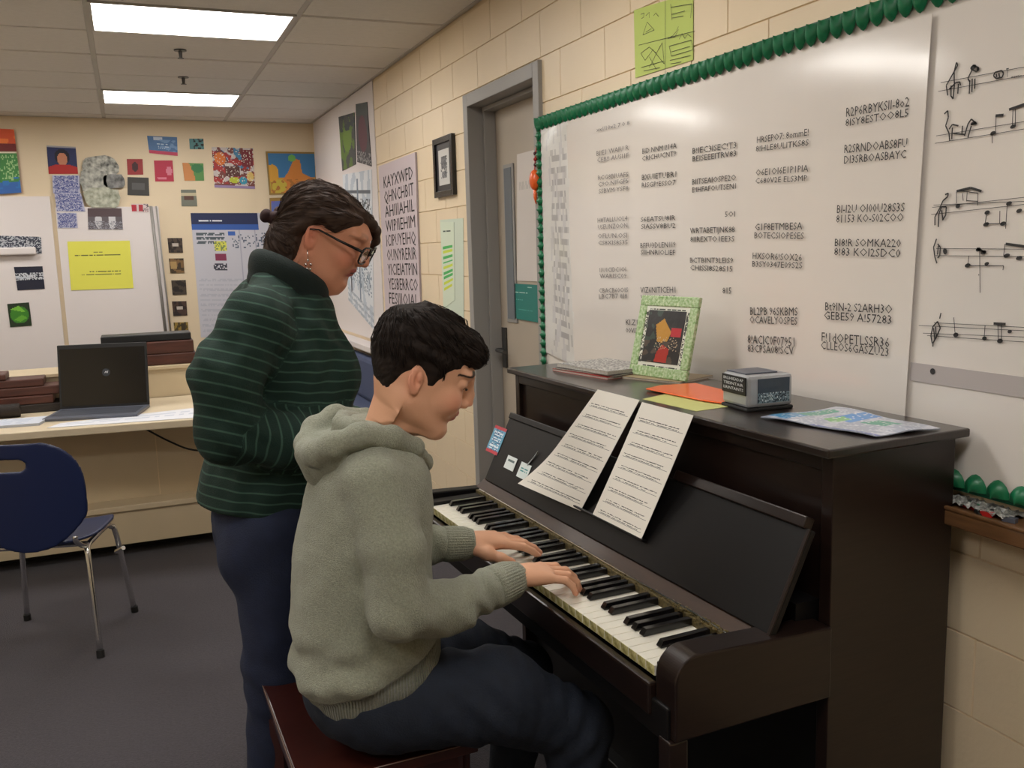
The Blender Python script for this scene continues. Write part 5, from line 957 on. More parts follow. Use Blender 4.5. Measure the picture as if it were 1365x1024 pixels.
def lashes(parent, Mx):
    for sd in (-1, 1):
        t = MB(); t.tube([(.0745+.0165*math.sqrt(max(0, 1-(k_*.0032/.0185)**2)), sd*(.034+k_*.0032), .0198-.0004*k_*k_*.3) for k_ in range(-4, 5)], [.0006, .0014, .0018, .0019, .0020, .0020, .0019, .0015, .0006], 5); t.build('eyelashes', 'frame_black', parent, smooth=True, T=Mx)
def rib_for_segments(P, segs, body_val, body_mask):
    """pick the nearest limb segment; rib coordinate runs around or along it"""
    pass
def segd(P, a, b):
    a = np.array(a); b = np.array(b); ba = b-a; t = np.clip(((P-a) @ ba)/(ba @ ba), 0, 1); return np.linalg.norm(P-a-t[:, None]*ba, axis=1), t
def strands(field_P, N, flow, n, L, r, seed, lift=.002, sel=None):
    """tapered locks lying on a hair surface, following a flow direction"""
    rs = np.random.RandomState(seed); idx = np.nonzero(sel)[0]; idx = rs.choice(idx, n); t = MB()
    for i in idx:
        p = field_P[i].copy(); d = flow(p, N[i]); pts = []; nrm = N[i]
        ln = L*(.6+.8*rs.rand()); 
        for k in range(5):
            u = k/4; pts.append(tuple(p+nrm*(lift*math.sin(math.pi*(.15+.8*u))+.0005))); j = None
            dd = flow(p, nrm); dd = dd-nrm*(dd @ nrm); dd /= max(1e-6, np.linalg.norm(dd)); p = p+dd*ln/4
            q = np.argmin(((field_P[::3]-p)**2).sum(1)) if k in (1, 3) else None
            if q is not None: p = field_P[::3][q]; nrm = N[::3][q]
        rr = r*(.6+.7*rs.rand()); t.tube(pts, [rr*.6, rr, rr, rr*.75, rr*.15], 4, flat=.45)
    return t

# ============================================================ the boy
BYc = 1.80
B_SK = (226, 172, 140)
Hs = 1.06
HM = Matrix.Translation((-1.044, 1.765, 1.262)) @ frame_of(27, 12) @ Matrix.Scale(Hs, 4)
pb = dict(jaw=1.0, nose=.002, nr=.0080, st=[(.128, .01, -.06, .02), (.122, -.052, .040, .042), (.108, -.084, .072, .062), (.080, -.094, .090, .073), (.050, -.097, .095, .076), (.022, -.095, .090, .075), (-.005, -.087, .089, .071), (-.035, -.068, .087, .063), (-.058, -.040, .084, .052), (-.074, .0, .080, .040), (-.084, .035, .073, .026)])
pb['st'][0] = (.128, -.032, .018, .022)
nb = Vector((-1.140, 1.80, 1.06)); nl = HM.inverted() @ nb
Fh = head_field(pb, tuple(nl), .046); Ph, Qh = Fh.mesh(2); Ch = head_colors(Ph, B_SK, (196, 112, 100), (52, 38, 32), (222, 138, 112), pb, .95)
Phw = xform(Ph, HM)
# skin body under the clothes (coarse) and hands (fine)
hipz = .60
Rsh, Rel, Rwr = (-1.175, 1.635, 1.075), (-1.155, 1.585, .835), (-.862, 1.742, .806)
Lsh, Lel, Lwr = (-1.165, 1.975, 1.07), (-1.10, 2.06, .84), (-.862, 2.018, .806)
Fb = Field((-1.42, 1.45, 0), (-.5, 2.2, 1.2), .010)
Fb.loft([(.55, -1.27, -1.06, .14), (.65, -1.28, -1.05, .14), (.8, -1.28, -1.07, .13), (.95, -1.26, -1.07, .135), (1.05, -1.23, -1.07, .125), (1.10, -1.2, -1.10, .08)], yc=BYc, k=.03)
Fb.cone((-1.150, BYc, 1.02), nb, .06, .05, k=.03)
for s_, e_, w_ in ((Rsh, Rel, Rwr), (Lsh, Lel, Lwr)): Fb.chain([s_, e_, w_], [.032, .030, .024], k=.015)
RL = [(-1.15, 1.715, .605), (-.93, 1.675, .59), (-.745, 1.665, .475), (-.775, 1.665, .12), (-.76, 1.665, .06)]
LLg = [(-1.15, 1.89, .60), (-.93, 1.935, .57), (-.745, 1.965, .475), (-.80, 1.965, .12), (-.78, 1.965, .06)]
for L in (RL, LLg): Fb.chain(L, [.075, .065, .05, .032, .03], k=.03)
Pb, Qb = Fb.mesh(2)
Fr = Field((-.96, 1.63, .68), (-.60, 1.87, .88), .0022)
tipR = hand(Fr, (-.862, 1.742, .814), (.97, .10, -.14), (-.1, 1, .10), 1.13, 'keys'); Pr, Qr = Fr.mesh(1)
Fl = Field((-.96, 1.88, .68), (-.60, 2.12, .88), .0022)
tipL = hand(Fl, (-.863, 2.018, .812), (.97, -.02, -.14), (-.1, -1, -.06), 1.13, 'flat'); Pl, Ql = Fl.mesh(1)
col = np.concatenate([np.tile(np.array(srgb(*B_SK)), (len(Pb), 1)), Ch, hand_colors(Pr, B_SK, (240, 200, 180), tipR), hand_colors(Pl, B_SK, (240, 200, 180), tipL)])
boy = sdf_object('person', [(Pb, Qb), (Phw, Qh), (Pr, Qr), (Pl, Ql)], 'skin', None, col=col)
tag(boy, 'seated boy with short dark hair in a grey-green hoodie playing the piano', 'person')
eyes(boy, HM, (60, 40, 28), Hs); lashes(boy, HM)
# short hair
HP = [(.100, .088), (.082, .066), (.052, .056), (.030, .030), (.024, .002), (.014, .0), (.010, .030), (-.010, .040), (-.034, .030), (-.040, .0), (-.040, -.034), (-.056, -.066), (-.10, -.080), (-.2, -.06), (-.2, .25), (.2, .25), (.2, .088)]
def hair_field(p, poly, Tmax, kx, seed, rough, whorl, soft=.5):
    F = Field((-.17, -.13, -.14), (.17, .13, .20), .0026); F.loft(p['st'], xm=-.012, p=2.15, k=.004)
    wb_ = wob(seed, 260, 5); w2 = wob(seed+1, 60, 4)
    def fn(X, Y, Z):
        sd = hair_poly_sd(X, Z, poly); T = np.clip(sd*soft, -.02, Tmax(X, Y, Z))
        dx, dz, = X-whorl[0], Z-whorl[2]; ph = np.arctan2(Y-whorl[1], dx+.0001); rr_ = np.clip(np.hypot(dx, Y-whorl[1])/.03, 0, 1)
        st = .55*np.sin(ph*38+w2(X, Y, Z)*9)+.45*np.sin(ph*71+w2(X, Y, Z)*16+1)
        T = T+np.where(T > .002, rough*rr_*(st*.8+.6*wb_(X, Y, Z)), 0)
        return T
    return F, fn
F, fn = hair_field(pb, HP, lambda X, Y, Z: .006+.004*np.clip((Z-.03)/.08, 0, 1)+.002*np.clip((X-.02)/.06, 0, 1)*np.clip((Z-.07)/.04, 0, 1), 0, 31, .0016, (-.06, 0, .12))
F.disp(fn, .06)
F.ell((-.016, 0, .054), (.092, .081, .084), k=.014)
for y, a in ((-.045, 0), (-.022, .006), (0, .009), (.022, .006), (.045, 0)):
    F.chain([(.02, y, .108), (.060, y*1.05, .102+a*.3), (.080+a*.6, y*1.1, .088), (.087+a*.6, y*1.15, .073)], [.010, .013, .012, .008], k=.02)
w3 = wob(5, 150, 5); F.disp(lambda X, Y, Z: .0028*w3(X*.35, Y, Z*.6)*np.clip((Z-.0)/.05, 0, 1), .02)
Pq, Qq = F.mesh(1); Nq = vnormals(Pq, Qq)
hb = sdf_object('hair', [(xform(Pq, HM), Qq)], 'boyhair', boy)
def flow_b(p, n): 
    d = np.array((p[0]+.06+.03, p[1]*1.0, -.25*abs(p[0]+.06)-.02-(.9 if p[2] < .07 else 0)*.1)); return d/np.linalg.norm(d)
sel = (Pq[:, 2] > .03) & (np.hypot(Pq[:, 0]+.06, Pq[:, 1]) > .035) & (hair_poly_sd(Pq[:, 0], Pq[:, 2], HP) > .012)
t = strands(Pq, Nq, flow_b, 700, .030, .0013, 3, .0018, sel); o = t.build('hair_locks', 'boyhair', hb, smooth=True, T=HM); o['kind'] = 'stuff'
# hoodie
def lerp3(a, b, t): return tuple(x+(y-x)*t for x, y in zip(a, b))
def hem(X): return .578+(X+1.31)*.40
TS = [(.50, -1.285, -1.03, .150), (.56, -1.300, -1.012, .166), (.60, -1.305, -1.008, .172), (.66, -1.320, -1.010, .180), (.72, -1.324, -1.020, .182), (.80, -1.320, -1.030, .174), (.90, -1.308, -1.034, .172), (1.0, -1.282, -1.026, .180), (1.06, -1.262, -1.028, .182), (1.11, -1.24, -1.045, .150), (1.15, -1.215, -1.07, .10), (1.17, -1.20, -1.09, .075)]
F = Field((-1.42, 1.46, .50), (-.83, 2.20, 1.28), .0048)
F.loft(TS, yc=BYc, k=.012, p=2.3)
RA = [(-1.168, 1.660, 1.070), (-1.150, 1.612, .965), (-1.150, 1.595, .845), (-1.02, 1.655, .812), (-.865, 1.742, .808)]
LA = [(-1.165, 1.955, 1.065), (-1.13, 2.01, .95), (-1.10, 2.045, .85), (-1.0, 2.035, .82), (-.865, 2.018, .808)]
RA2 = RA[:4]+[lerp3(RA[3], RA[4], .70)]; LA2 = LA[:4]+[lerp3(LA[3], LA[4], .70)]
F.chain(RA2, [.062, .058, .056, .050, .043], k=.016); F.chain(LA2, [.066, .062, .060, .050, .042], k=.016)
# shoulders into the neck
F.cone((-1.17, 1.67, 1.09), (-1.155, 1.76, 1.13), .05, .05, k=.03); F.cone((-1.17, 1.93, 1.09), (-1.155, 1.84, 1.13), .05, .05, k=.03)
def wr(X, Y, Z):
    n1 = wob(3, 14, 5)(X, Y, Z*1.5); n2 = wob(9, 40, 5)(X, Y, Z)
    d = .003*n1+.0018*n2
    # folds gathered above the hem and at the back of the waist
    d += .0060*np.sin((Z+.25*np.abs(X+1.25)+.02*n1)*75)*np.exp(-((Z-.70)/.07)**2)*np.clip((-1.12-X)/.12, 0, 1)
    # creases at the elbow
    e = np.exp(-(((X+1.13)/.06)**2+((Z-.845)/.05)**2))*(np.abs(Y-1.82) > .14); d += .0045*np.sin((X*1.0+Z*.6)*85+Y*14)*e
    f = np.exp(-((X+.97)/.07)**2)*(Z < .90)*(np.abs(Y-1.85) > .07); d += .0035*np.sin(X*120+Z*60+n1*2)*f
    # fold line between arm and chest, raglan seam
    for s in (-1, 1):
        a = np.array((-1.10, BYc+s*.10, 1.13)); b = np.array((-1.13, BYc+s*.185, .95)); 
        t = np.clip(((X-a[0])*(b-a)[0]+(Y-a[1])*(b-a)[1]+(Z-a[2])*(b-a)[2])/((b-a)@(b-a)), 0, 1); q = np.sqrt((X-a[0]-t*(b-a)[0])**2+(Y-a[1]-t*(b-a)[1])**2+(Z-a[2]-t*(b-a)[2])**2)
        d -= .0035*np.exp(-(q/.007)**2)
    h = Z-hem(X); d += .008*np.exp(-((h-.085)/.028)**2)*(np.abs(Y-BYc) < .3)*(X < -.99) - .004*((h < .055)&(X < -.99))
    return d
F.disp(wr, .03)
F.op(lambda X, Y, Z: Z-hem(X)+0*Y, (-1.45, 1.4, .4), (-.985, 2.3, .75), .006, cut=True)
P1, Q1 = F.mesh(2)
h = P1[:, 2]-hem(P1[:, 0]); ang = np.arctan2(P1[:, 1]-BYc, P1[:, 0]+1.17)*.17; dR, tR = segd(P1, RA[3], RA[4]); dL, tL = segd(P1, LA[3], LA[4])
rib = np.zeros((len(P1), 2)); m = (h < .06) & (P1[:, 0] < -.985); rib[m, 0] = ang[m]; rib[m, 1] = 1
sdf_object('hoodie', [(P1, Q1)], 'hoodie', boy, rib=rib)
def cuff(a, b, r0, r1, nm, par, ma):
    a, b = Vector(a), Vector(b); d = (b-a).normalized(); u = d.cross(Vector((0, 0, 1))).normalized(); w = d.cross(u); n, m_ = 160, 9; V = []; f = []
    prof = [(0, r0*.86), (0, r0), (.15, r0*1.02), (.4, r0), (.7, r0*.97), (.92, r1), (1.0, r1*.97), (1.0, r1*.80), (.9, r1*.76)]
    for t_, r in prof:
        for i in range(n): th = 2*math.pi*i/n; q = r+.0010*math.cos(th*40)*(1 if .02 < t_ < .97 and r > r1*.9 else 0); V.append(tuple(a+(b-a)*t_+(u*math.cos(th)+w*math.sin(th)*.92)*q))
    for j in range(len(prof)-1):
        for i in range(n): k_ = (i+1) % n; f.append((j*n+i, j*n+k_, (j+1)*n+k_, (j+1)*n+i))
    me = bpy.data.meshes.new(nm); me.from_pydata(V, [], f); me.update(); link(nm, me, ma, par, True)
def lerp3(a, b, t): return tuple(x+(y-x)*t for x, y in zip(a, b))
cuff(lerp3(RA[3], RA[4], .58), lerp3(RA[3], RA[4], 1.12), .0470, .0395, 'cuff', boy, 'hoodie'); cuff(lerp3(LA[3], LA[4], .58), lerp3(LA[3], LA[4], 1.12), .0455, .0385, 'cuff', boy, 'hoodie')
# hood: thick folded collar roll with the bag lying on the back
F = Field((-1.40, 1.58, .98), (-.95, 2.02, 1.28), .0040)
def sym(P): return P + [(x, 2*BYc-y, z) for x, y, z in P[-2::-1]]
outer = [(-1.026, 1.80, 1.075), (-1.072, 1.718, 1.128), (-1.120, 1.692, 1.158), (-1.185, 1.684, 1.170), (-1.235, 1.708, 1.152), (-1.258, 1.752, 1.130), (-1.265, 1.80, 1.122)]
F.chain(sym(outer)[:13], [.016, .019, .022, .024, .025, .026, .026, .026, .025, .024, .022, .019, .016], k=.014)
inner = [(-1.034, 1.80, 1.070), (-1.085, 1.735, 1.128), (-1.130, 1.722, 1.160), (-1.178, 1.740, 1.176), (-1.198, 1.80, 1.176)]
F.chain(sym(inner)[:9], [.013, .015, .017, .018, .018, .018, .017, .015, .013], k=.006)
F.chain([(-1.175, 1.72, 1.115), (-1.235, 1.80, 1.090), (-1.175, 1.88, 1.115)], [.035, .040, .035], k=.02)
F.ell((-1.20, 1.80, 1.115), (.060, .105, .045), k=.02)
wh = wob(8, 45, 5); F.disp(lambda X, Y, Z: .0025*wh(X, Y, Z), .02)
P2, Q2 = F.mesh(2); sdf_object('hood', [(P2, Q2)], 'hoodie', boy, rib=np.zeros((len(P2), 2)))
# jeans, shoes
F = Field((-1.40, 1.52, .05), (-.55, 2.14, .78), .0065)
F.ell((-1.165, 1.80, .615), (.145, .175, .112), k=.03)
F.chain(RL, [.100, .094, .070, .056, .052], k=.03); F.chain(LLg, [.100, .090, .068, .055, .052], k=.03)
F.op(lambda X, Y, Z: Z-.503+0*X*Y, (-1.5, 1.4, .4), (-.985, 2.3, .51), .004, cut=True)
wj = wob(12, 22, 5); F.disp(lambda X, Y, Z: .005*wj(X, Y, Z)+.004*np.sin((X*1.2+Z)*70+Y*15)*np.exp(-((X+1.0)/.09)**2)+.004*np.sin((X-Z)*80)*np.exp(-((X+.76)/.06)**2), .025)
P3, Q3 = F.mesh(2); sdf_object('jeans', [(P3, Q3)], 'jeans', boy)
def shoe(ax, ay, dirx, diry, m, par, L_=.25):
    F = Field((-.10, -.07, 0), (.22, .07, .16), .005); F.chain([(-.045, 0, .035), (.06, 0, .032), (.135, .004, .026)], [.038, .040, .034], k=.02); F.cone((-.03, 0, .04), (-.03, 0, .11), .038, .036, k=.02)
    F.op(lambda X, Y, Z: Z-.001+0*X*Y, (-.2, -.1, -.1), (.3, .1, .004), .003, cut=True)
    P_, Q_ = F.mesh(1); Mx = Matrix.Translation((ax, ay, 0)) @ Matrix.Rotation(math.atan2(diry, dirx), 4, 'Z'); sdf_object('shoe', [(xform(P_, Mx), Q_)], m, par)
shoe(-.765, 1.665, 1, -.1, 'shoe', boy); shoe(-.785, 1.965, 1, .1, 'shoe', boy)

# ============================================================ the woman
W_SK = (214, 150, 120); WY = 2.30
Ws = 1.09; rot = frame_of(30, 27)
WM = Matrix.Translation(Vector((-1.158, 2.225, 1.558)) - (rot @ Vector((-.012, -.080, .0)))*Ws) @ rot @ Matrix.Diagonal((.93*Ws, Ws, Ws, 1))
WZ_ = lambda z: z if z < .04 else .04+(z-.04)*.60
pw = dict(jaw=1.02, nose=.003, nr=.0108, jowl=True, st=[(.126, -.05, .02, .025), (.118, -.075, .048, .048), (.100, -.092, .076, .064), (.072, -.100, .091, .074), (.046, -.102, .095, .077), (.020, -.100, .091, .077), (-.005, -.092, .092, .074), (-.035, -.072, .094, .069), (-.058, -.045, .091, .060), (-.078, -.01, .086, .049), (-.096, .03, .076, .034)])
pw['st'] = [(WZ_(a), b, c, d) for a, b, c, d in pw['st']]
nb = Vector((-1.225, 2.285, 1.36)); nl = WM.inverted() @ nb
Fh = head_field(pw, tuple(nl), .056); Ph, Qh = Fh.mesh(2); Ch = head_colors(Ph, W_SK, (176, 92, 84), (104, 76, 60), (208, 116, 92), pw, .22)
F = Field((-1.58, 1.98, 0), (-.90, 2.62, 1.5), .011)
F.loft([(.82, -1.38, -1.10, .15), (.95, -1.39, -1.10, .16), (1.1, -1.36, -1.09, .155), (1.25, -1.34, -1.09, .155), (1.36, -1.32, -1.13, .16), (1.42, -1.30, -1.17, .10)], yc=WY, k=.03)
F.cone((-1.24, WY, 1.32), nb, .07, .056, k=.03)
NA = [(-1.310, 2.125, 1.368), (-1.388, 2.085, 1.250), (-1.390, 2.080, 1.130), (-1.27, 2.075, 1.095), (-1.130, 2.165, 1.095)]
FA = [(-1.235, 2.470, 1.35), (-1.30, 2.53, 1.22), (-1.28, 2.535, 1.10), (-1.16, 2.47, 1.08), (-1.05, 2.36, 1.07)]
for A in (NA, FA): F.chain(A, [.05, .045, .04, .033, .026], k=.03)
NL = [(-1.275, 2.205, .86), (-1.30, 2.20, .50), (-1.335, 2.20, .12), (-1.32, 2.20, .06)]; FLg = [(-1.27, 2.395, .86), (-1.22, 2.42, .50), (-1.22, 2.42, .12), (-1.20, 2.42, .06)]
for L in (NL, FLg): F.chain(L, [.085, .06, .038, .036], k=.03)
Pb, Qb = F.mesh(2)
F1 = Field((-1.22, 2.05, 1.0), (-.95, 2.35, 1.2), .003); t1 = hand(F1, (-1.10, 2.18, 1.095), (.55, .80, -.1), (.8, -.5, .2), .95, 'rest'); P1h, Q1h = F1.mesh(1)
F2 = Field((-1.16, 2.12, .98), (-.92, 2.46, 1.16), .003); t2 = hand(F2, (-1.025, 2.335, 1.065), (.10, -.98, -.1), (.5, .1, .9), .95, 'rest'); P2h, Q2h = F2.mesh(1)
col = np.concatenate([np.tile(np.array(srgb(*W_SK)), (len(Pb), 1)), Ch, hand_colors(P1h, W_SK, (230, 190, 170), t1), hand_colors(P2h, W_SK, (230, 190, 170), t2)])
wom = sdf_object('person', [(Pb, Qb), (xform(Ph, WM), Qh), (P1h, Q1h), (P2h, Q2h)], 'skin', None, col=col)
tag(wom, 'standing woman with glasses in a dark green striped sweater leaning over the boy', 'person')
eyes(wom, WM, (80, 90, 80), Ws); lashes(wom, WM)
# hair swept back to a low bun
WP = [(.092, .088), (.072, .084), (.056, .056), (.034, .030), (.014, .032), (-.012, .044), (-.030, .030), (-.036, -.005), (-.018, -.05), (-.016, -.090), (-.06, -.13), (-.2, -.13), (-.2, .25), (.2, .25), (.2, .088)]
F = Field((-.19, -.13, -.17), (.17, .13, .20), .0028); F.ell((-.020, 0, .034), (.102, .080, .074), k=.01); F.loft(pw['st'], xm=-.012, p=2.15, k=.004)
F.ell((-.056, 0, -.050), (.062, .076, .078), k=.03)
w2 = wob(41, 50, 4)
def fnw(X, Y, Z):
    sd = hair_poly_sd(X, Z, WP); T = np.clip(sd*.8, -.02, .007+.002*np.clip((Z-.02)/.07, 0, 1)+.003*np.clip(-X/.08, 0, 1))
    a = np.arctan2(Z+.03-.55*(X+.10)*0, np.abs(Y)+.02); lines = np.sin(a*34+X*14+w2(X, Y, Z)*5)*.6+np.sin(a*67+X*22+w2(X, Y, Z)*9)*.4
    return T+np.where(T > .003, .0016*lines, 0)
F.disp(fnw, .07)
for s, dz in ((-1, 0), (1, 0)):
    F.chain([(.066, s*.040, .078), (.034, s*.066, .068), (-.008, s*.076, .052), (-.048, s*.074, .005), (-.100, s*.03, -.040)], [.010, .012, .012, .014, .013], k=.012)
F.chain([(.02, .02, .086), (.062, .040, .080), (.090, .052, .066), (.100, .064, .045), (.093, .068, .015)], [.014, .014, .012, .009, .004], k=.010)
F.chain([(.02, -.01, .088), (.058, -.01, .085), (.084, .02, .078), (.095, .045, .066)], [.014, .014, .011, .007], k=.010)
F.chain([(-.055, -.03, -.07), (-.048, -.038, -.10), (-.030, -.045, -.115)], [.040, .036, .018], k=.015); F.chain([(-.055, .03, -.07), (-.048, .038, -.10), (-.030, .045, -.115)], [.040, .036, .018], k=.015)
Pq, Qq = F.mesh(1); Nq = vnormals(Pq, Qq); hw = sdf_object('hair', [(xform(Pq, WM), Qq)], 'womanhair', wom)
def flow_w(p, n):
    d = np.array((-.12, 0, -.02))-p; d[2] = (-.02-p[2])*.75; d[1] *= .3; return d/max(1e-6, np.linalg.norm(d))
sel = (hair_poly_sd(Pq[:, 0], Pq[:, 2], WP) > .002) & (Pq[:, 2] > -.08)
o = strands(Pq, Nq, flow_w, 900, .060, .0011, 4, .0012, sel).build('hair_locks', 'womanhair', hw, smooth=True, T=WM); o['kind'] = 'stuff'
F = Field((-.19, -.06, -.11), (-.08, .06, .06), .003); rs_b = random.Random(4)
for k_ in range(9): F.ell((-.138+rs_b.uniform(-.018, .014), rs_b.uniform(-.022, .022), -.010+rs_b.uniform(-.018, .018)), .0125, k=.006)
P_, Q_ = F.mesh(1); sdf_object('hair_tie', [(xform(P_, WM), Q_)], 'scrunchie', wom)
# glasses
t = MB()
for s in (-1, 1):
    c = (.1145, s*.033, .012); pts = []
    for k_ in range(12):
        th = 2*math.pi*k_/12; cx_, cz_ = math.cos(th), math.sin(th); ex = math.copysign(abs(cx_)**.6, cx_)*.0275; ez = math.copysign(abs(cz_)**.6, cz_)*.0185
        pts.append((c[0]-.10*abs(ex*s+.0)*.25-max(0, s*ex)*.18, c[1]+ex, c[2]+ez+(.003 if ez > 0 else 0)))
    t.tube(pts, .0023, 6, closed=True)
    t.tube([(.110, s*.058, .022), (.095, s*.074, .023), (.05, s*.083, .022), (.0, s*.0865, .022), (-.02, s*.086, .014)], [.0036, .0036, .0028, .0022, .0018], 6)
t.tube([(.116, -.010, .016), (.119, 0, .019), (.116, .010, .016)], .0022, 6)
gl = t.build('glasses', 'frame_black', wom, smooth=True, T=WM)
for s in (-1, 1):
    t = MB(); n = 16; t.v = [(.1135-max(0, s*(.025*math.cos(2*math.pi*k_/n)))*.18, s*.033+.0235*math.cos(2*math.pi*k_/n), .0125+.0155*math.sin(2*math.pi*k_/n)) for k_ in range(n)]
    t.v += [(x-.0012, y, z) for x, y, z in t.v]; t.f = [tuple(range(n)), tuple(reversed(range(n, 2*n)))]+[(i, i+n, (i+1) % n+n, (i+1) % n) for i in range(n)]; t.m = [0]*len(t.f); t.build('lens', 'glass', gl, T=WM)
# earrings
for s in (-1, 1):
    t = MB(); p0 = WM @ Vector((-.004, s*.084, -.030)); 
    t.tube([p0, p0+Vector((0, 0, -.022))], .0011, 5)
    for dx_, dz_ in ((0, -.024), (-.006, -.034), (.006, -.034), (-.003, -.044), (.004, -.046), (0, -.052)): t.sphere(p0+Vector((dx_, 0, dz_)), .0036, 6, 5)
    t.build('earring', 'chrome', wom, smooth=True)
# striped sweater
F = Field((-1.60, 1.96, .84), (-.93, 2.66, 1.54), .0052)
F.loft([(.885, -1.455, -1.085, .185), (.92, -1.460, -1.075, .195), (.97, -1.450, -1.065, .205), (1.06, -1.425, -1.055, .205), (1.14, -1.405, -1.070, .200), (1.20, -1.395, -1.075, .200), (1.27, -1.385, -1.082, .198), (1.34, -1.365, -1.092, .180), (1.40, -1.335, -1.105, .140), (1.44, -1.305, -1.125, .10), (1.46, -1.295, -1.14, .08)], yc=WY, k=.015, p=2.2)
F.chain(NA, [.080, .074, .068, .058, .045], k=.035); F.chain(FA, [.080, .076, .070, .060, .045], k=.035)
for s in (-1, 1): F.cone((-1.285, WY+s*.15, 1.385), (-1.25, WY+s*.05, 1.43), .055, .055, k=.03); F.ell((-1.110, WY+s*.085, 1.225), (.050, .075, .075), k=.04)
wn1, wn2 = wob(61, 12, 5), wob(62, 36, 5)
def wwr(X, Y, Z):
    d = .006*wn1(X, Y, Z)+.0025*wn2(X, Y, Z)
    e = np.exp(-(((X+1.37)/.07)**2+((Z-1.12)/.06)**2)); d += .006*np.sin((X*.8+Z)*85+Y*10)*e
    d += .004*np.sin((Z*1.0+X*1.3)*55+wn1(X, Y, Z)*3)*np.exp(-((Z-1.33)/.08)**2)*(Y < 2.2)
    return d
F.disp(wwr, .03)
F.op(lambda X, Y, Z: Z-(.895-.13*(X+1.25))+0*Y, (-1.7, 1.9, .8), (-.9, 2.7, .98), .006, cut=True)
F.ell((-1.235, 2.29, 1.49), (.066, .064, .10), k=.01, cut=True)
P4, Q4 = F.mesh(2)
# stripe coordinate: height on the body, length along each arm
dN = np.full(len(P4), 9.); sN = np.zeros(len(P4)); acc = 0
for A in (NA, FA):
    acc = 0
    for i in range(4):
        d_, t_ = segd(P4, A[i], A[i+1]); L_ = float(np.linalg.norm(np.array(A[i+1])-np.array(A[i]))); d_ = d_-[.082, .08, .074, .062][i]; m = d_ < dN; dN[m] = d_[m]; sN[m] = acc+t_[m]*L_; acc += L_
dB = np.maximum(np.abs(P4[:, 1]-WY)-.165, -.3)
arm = (dN < .012) & (dB > -.02) & ((P4[:, 1] < WY-.145) | (P4[:, 1] > WY+.145)) & ((P4[:, 2] > 1.0))
# unclamped projection along each arm segment so that stripes stay true
sv = P4[:, 2]+.10*(P4[:, 0]+1.2)+.005*wn1(P4[:, 0], P4[:, 1], P4[:, 2])
arm_s = np.zeros(len(P4)); best = np.full(len(P4), 9.)
for A in (NA, FA):
    a, b, c_, d_, e_ = [np.array(q) for q in A]
    for (p0, p1, base) in ((a, c_, 0.), (c_, e_, float(np.linalg.norm(c_-a)))):
        dd, tt = segd(P4, p0, p1); ba = p1-p0; L_ = np.linalg.norm(ba); u = ((P4-p0) @ ba)/L_; m = dd < best; best[m] = dd[m]; arm_s[m] = base+u[m]
rib = np.zeros((len(P4), 2)); rib[:, 0] = np.where(arm, arm_s, sv); rib[:, 1] = 1-.9*np.exp(-(np.maximum(0, np.hypot((P4[:, 0]+1.075), (P4[:, 1]-WY)))/.028)**2)*(P4[:, 2] > 1.1)
sdf_object('sweater', [(P4, Q4)], 'sweater', wom, rib=rib)
# dark zip collar
F = Field((-1.38, 2.16, 1.33), (-1.08, 2.42, 1.56), .004); 
ring = [(-1.140, 2.275, 1.395), (-1.152, 2.225, 1.412), (-1.190, 2.205, 1.440), (-1.235, 2.212, 1.468), (-1.268, 2.24, 1.484), (-1.280, 2.285, 1.488), (-1.270, 2.33, 1.484), (-1.235, 2.355, 1.468), (-1.190, 2.360, 1.440), (-1.152, 2.325, 1.412), (-1.140, 2.275, 1.395)]
ring = [tuple(Vector(ring[i % 10])*(1-t_)+Vector(ring[(i+1) % 10])*t_ + (Vector(ring[i % 10])*2-Vector(ring[(i-1) % 10])-Vector(ring[(i+1) % 10]))*(.5*t_*(1-t_))) for i in range(10) for t_ in (0, .33, .66)]+[ring[0]]
F.chain(ring, [.014]*31, k=.02); F.chain([(x-.004, y, z-.030) for x, y, z in ring], [.018]*31, k=.012); F.chain([(x+.004, y, z+.020) for x, y, z in ring], [.011]*31, k=.02); F.chain([(x+.008, y+(2.285-y)*.08, z+.026) for x, y, z in ring], [.008]*31, k=.02)
F.disp(lambda X, Y, Z: .0008*wn2(X, Y, Z), .02)
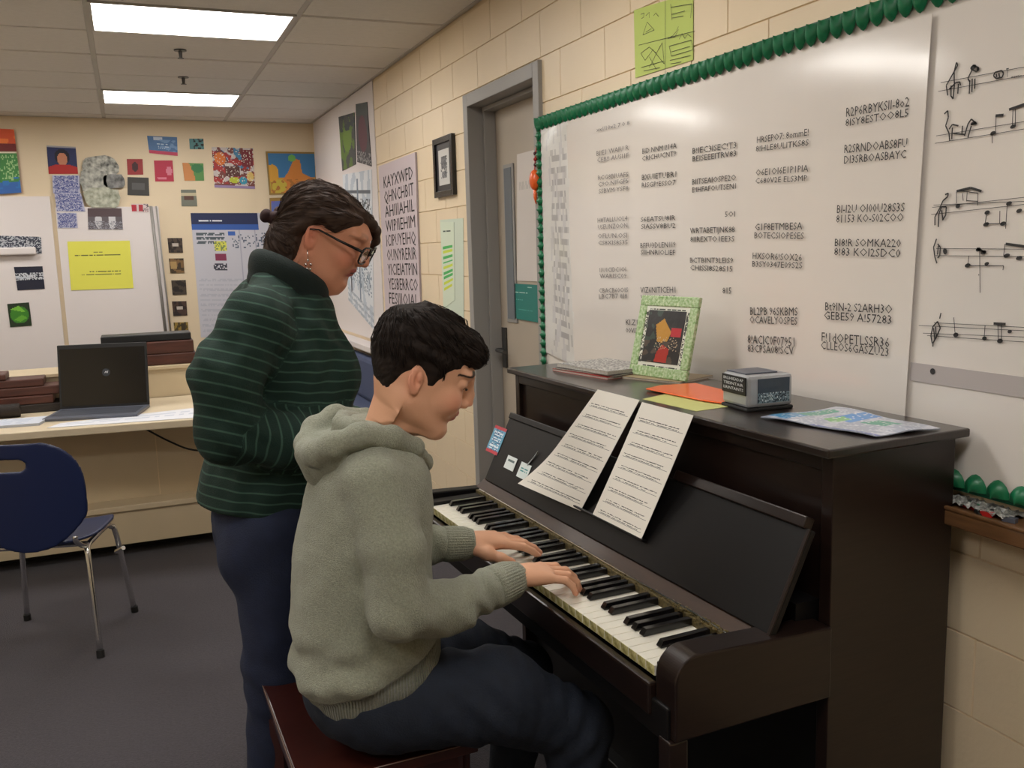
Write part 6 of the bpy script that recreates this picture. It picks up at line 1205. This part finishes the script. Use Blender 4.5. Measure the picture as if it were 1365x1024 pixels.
P_, Q_ = F.mesh(7); rb = np.zeros((len(P_), 2)); sdf_object('collar', [(P_, Q_)], 'sweater', wom, rib=rb)
t = MB(); t.tube([(-1.135, 2.285, 1.39), (-1.115, 2.285, 1.35), (-1.075, 2.285, 1.28)], .0035, 6, sub=3); t.build('zip', 'frame_black', wom, smooth=True)
# jeans and shoes
F = Field((-1.56, 2.04, .05), (-.98, 2.56, .96), .0075)
F.ell((-1.265, 2.30, .87), (.165, .185, .15), k=.03)
F.chain(NL, [.120, .088, .066, .062], k=.03); F.chain(FLg, [.118, .086, .066, .062], k=.03)
F.ell((-1.338, 2.22, .80), (.09, .095, .11), k=.03); F.ell((-1.335, 2.38, .80), (.09, .095, .11), k=.03)
wk = wob(71, 20, 5); F.disp(lambda X, Y, Z: .005*wk(X, Y, Z)+.004*np.sin(Z*70+X*30+wk(X, Y, Z)*2)*np.exp(-((Z-.45)/.09)**2), .025)
P5, Q5 = F.mesh(2); sdf_object('jeans', [(P5, Q5)], 'wjeans', wom)
shoe(-1.33, 2.20, 1, -.1, 'darkshoe', wom); shoe(-1.21, 2.42, 1, .1, 'darkshoe', wom)

# ------------------------------------------------------------ groups of repeats
GROUPS = {'ceiling_light': 'fluorescent ceiling lights', 'sprinkler_head': 'sprinklers in the ceiling', 'postcard': 'small cards pinned on the back wall', 'photo_tile': 'column of brown tiles on the back wall',
 'pattern_photo': 'speckled photos on the back wall', 'paper_cutout': 'ragged cut-outs on the back wall', 'wooden_board': 'boards stacked behind the worktop', 'sheet_music': 'sheets of music on the piano',
 'magazine': 'magazines stacked on the piano lid', 'paper_tag': 'white tags on the music shelf', 'tall_painting': 'tall paintings high on the right wall', 'landscape_painting': 'paintings in the wall corner',
 'pencil': 'pencils on the wooden ledge', 'wrapper': 'wrappers on the wooden ledge', 'clip': 'clips on the wooden ledge'}
for o in bpy.data.objects:
    if o.parent is None and 'category' in o:
        b = o.name.split('.')[0]
        if b in GROUPS: o['group'] = GROUPS[b]
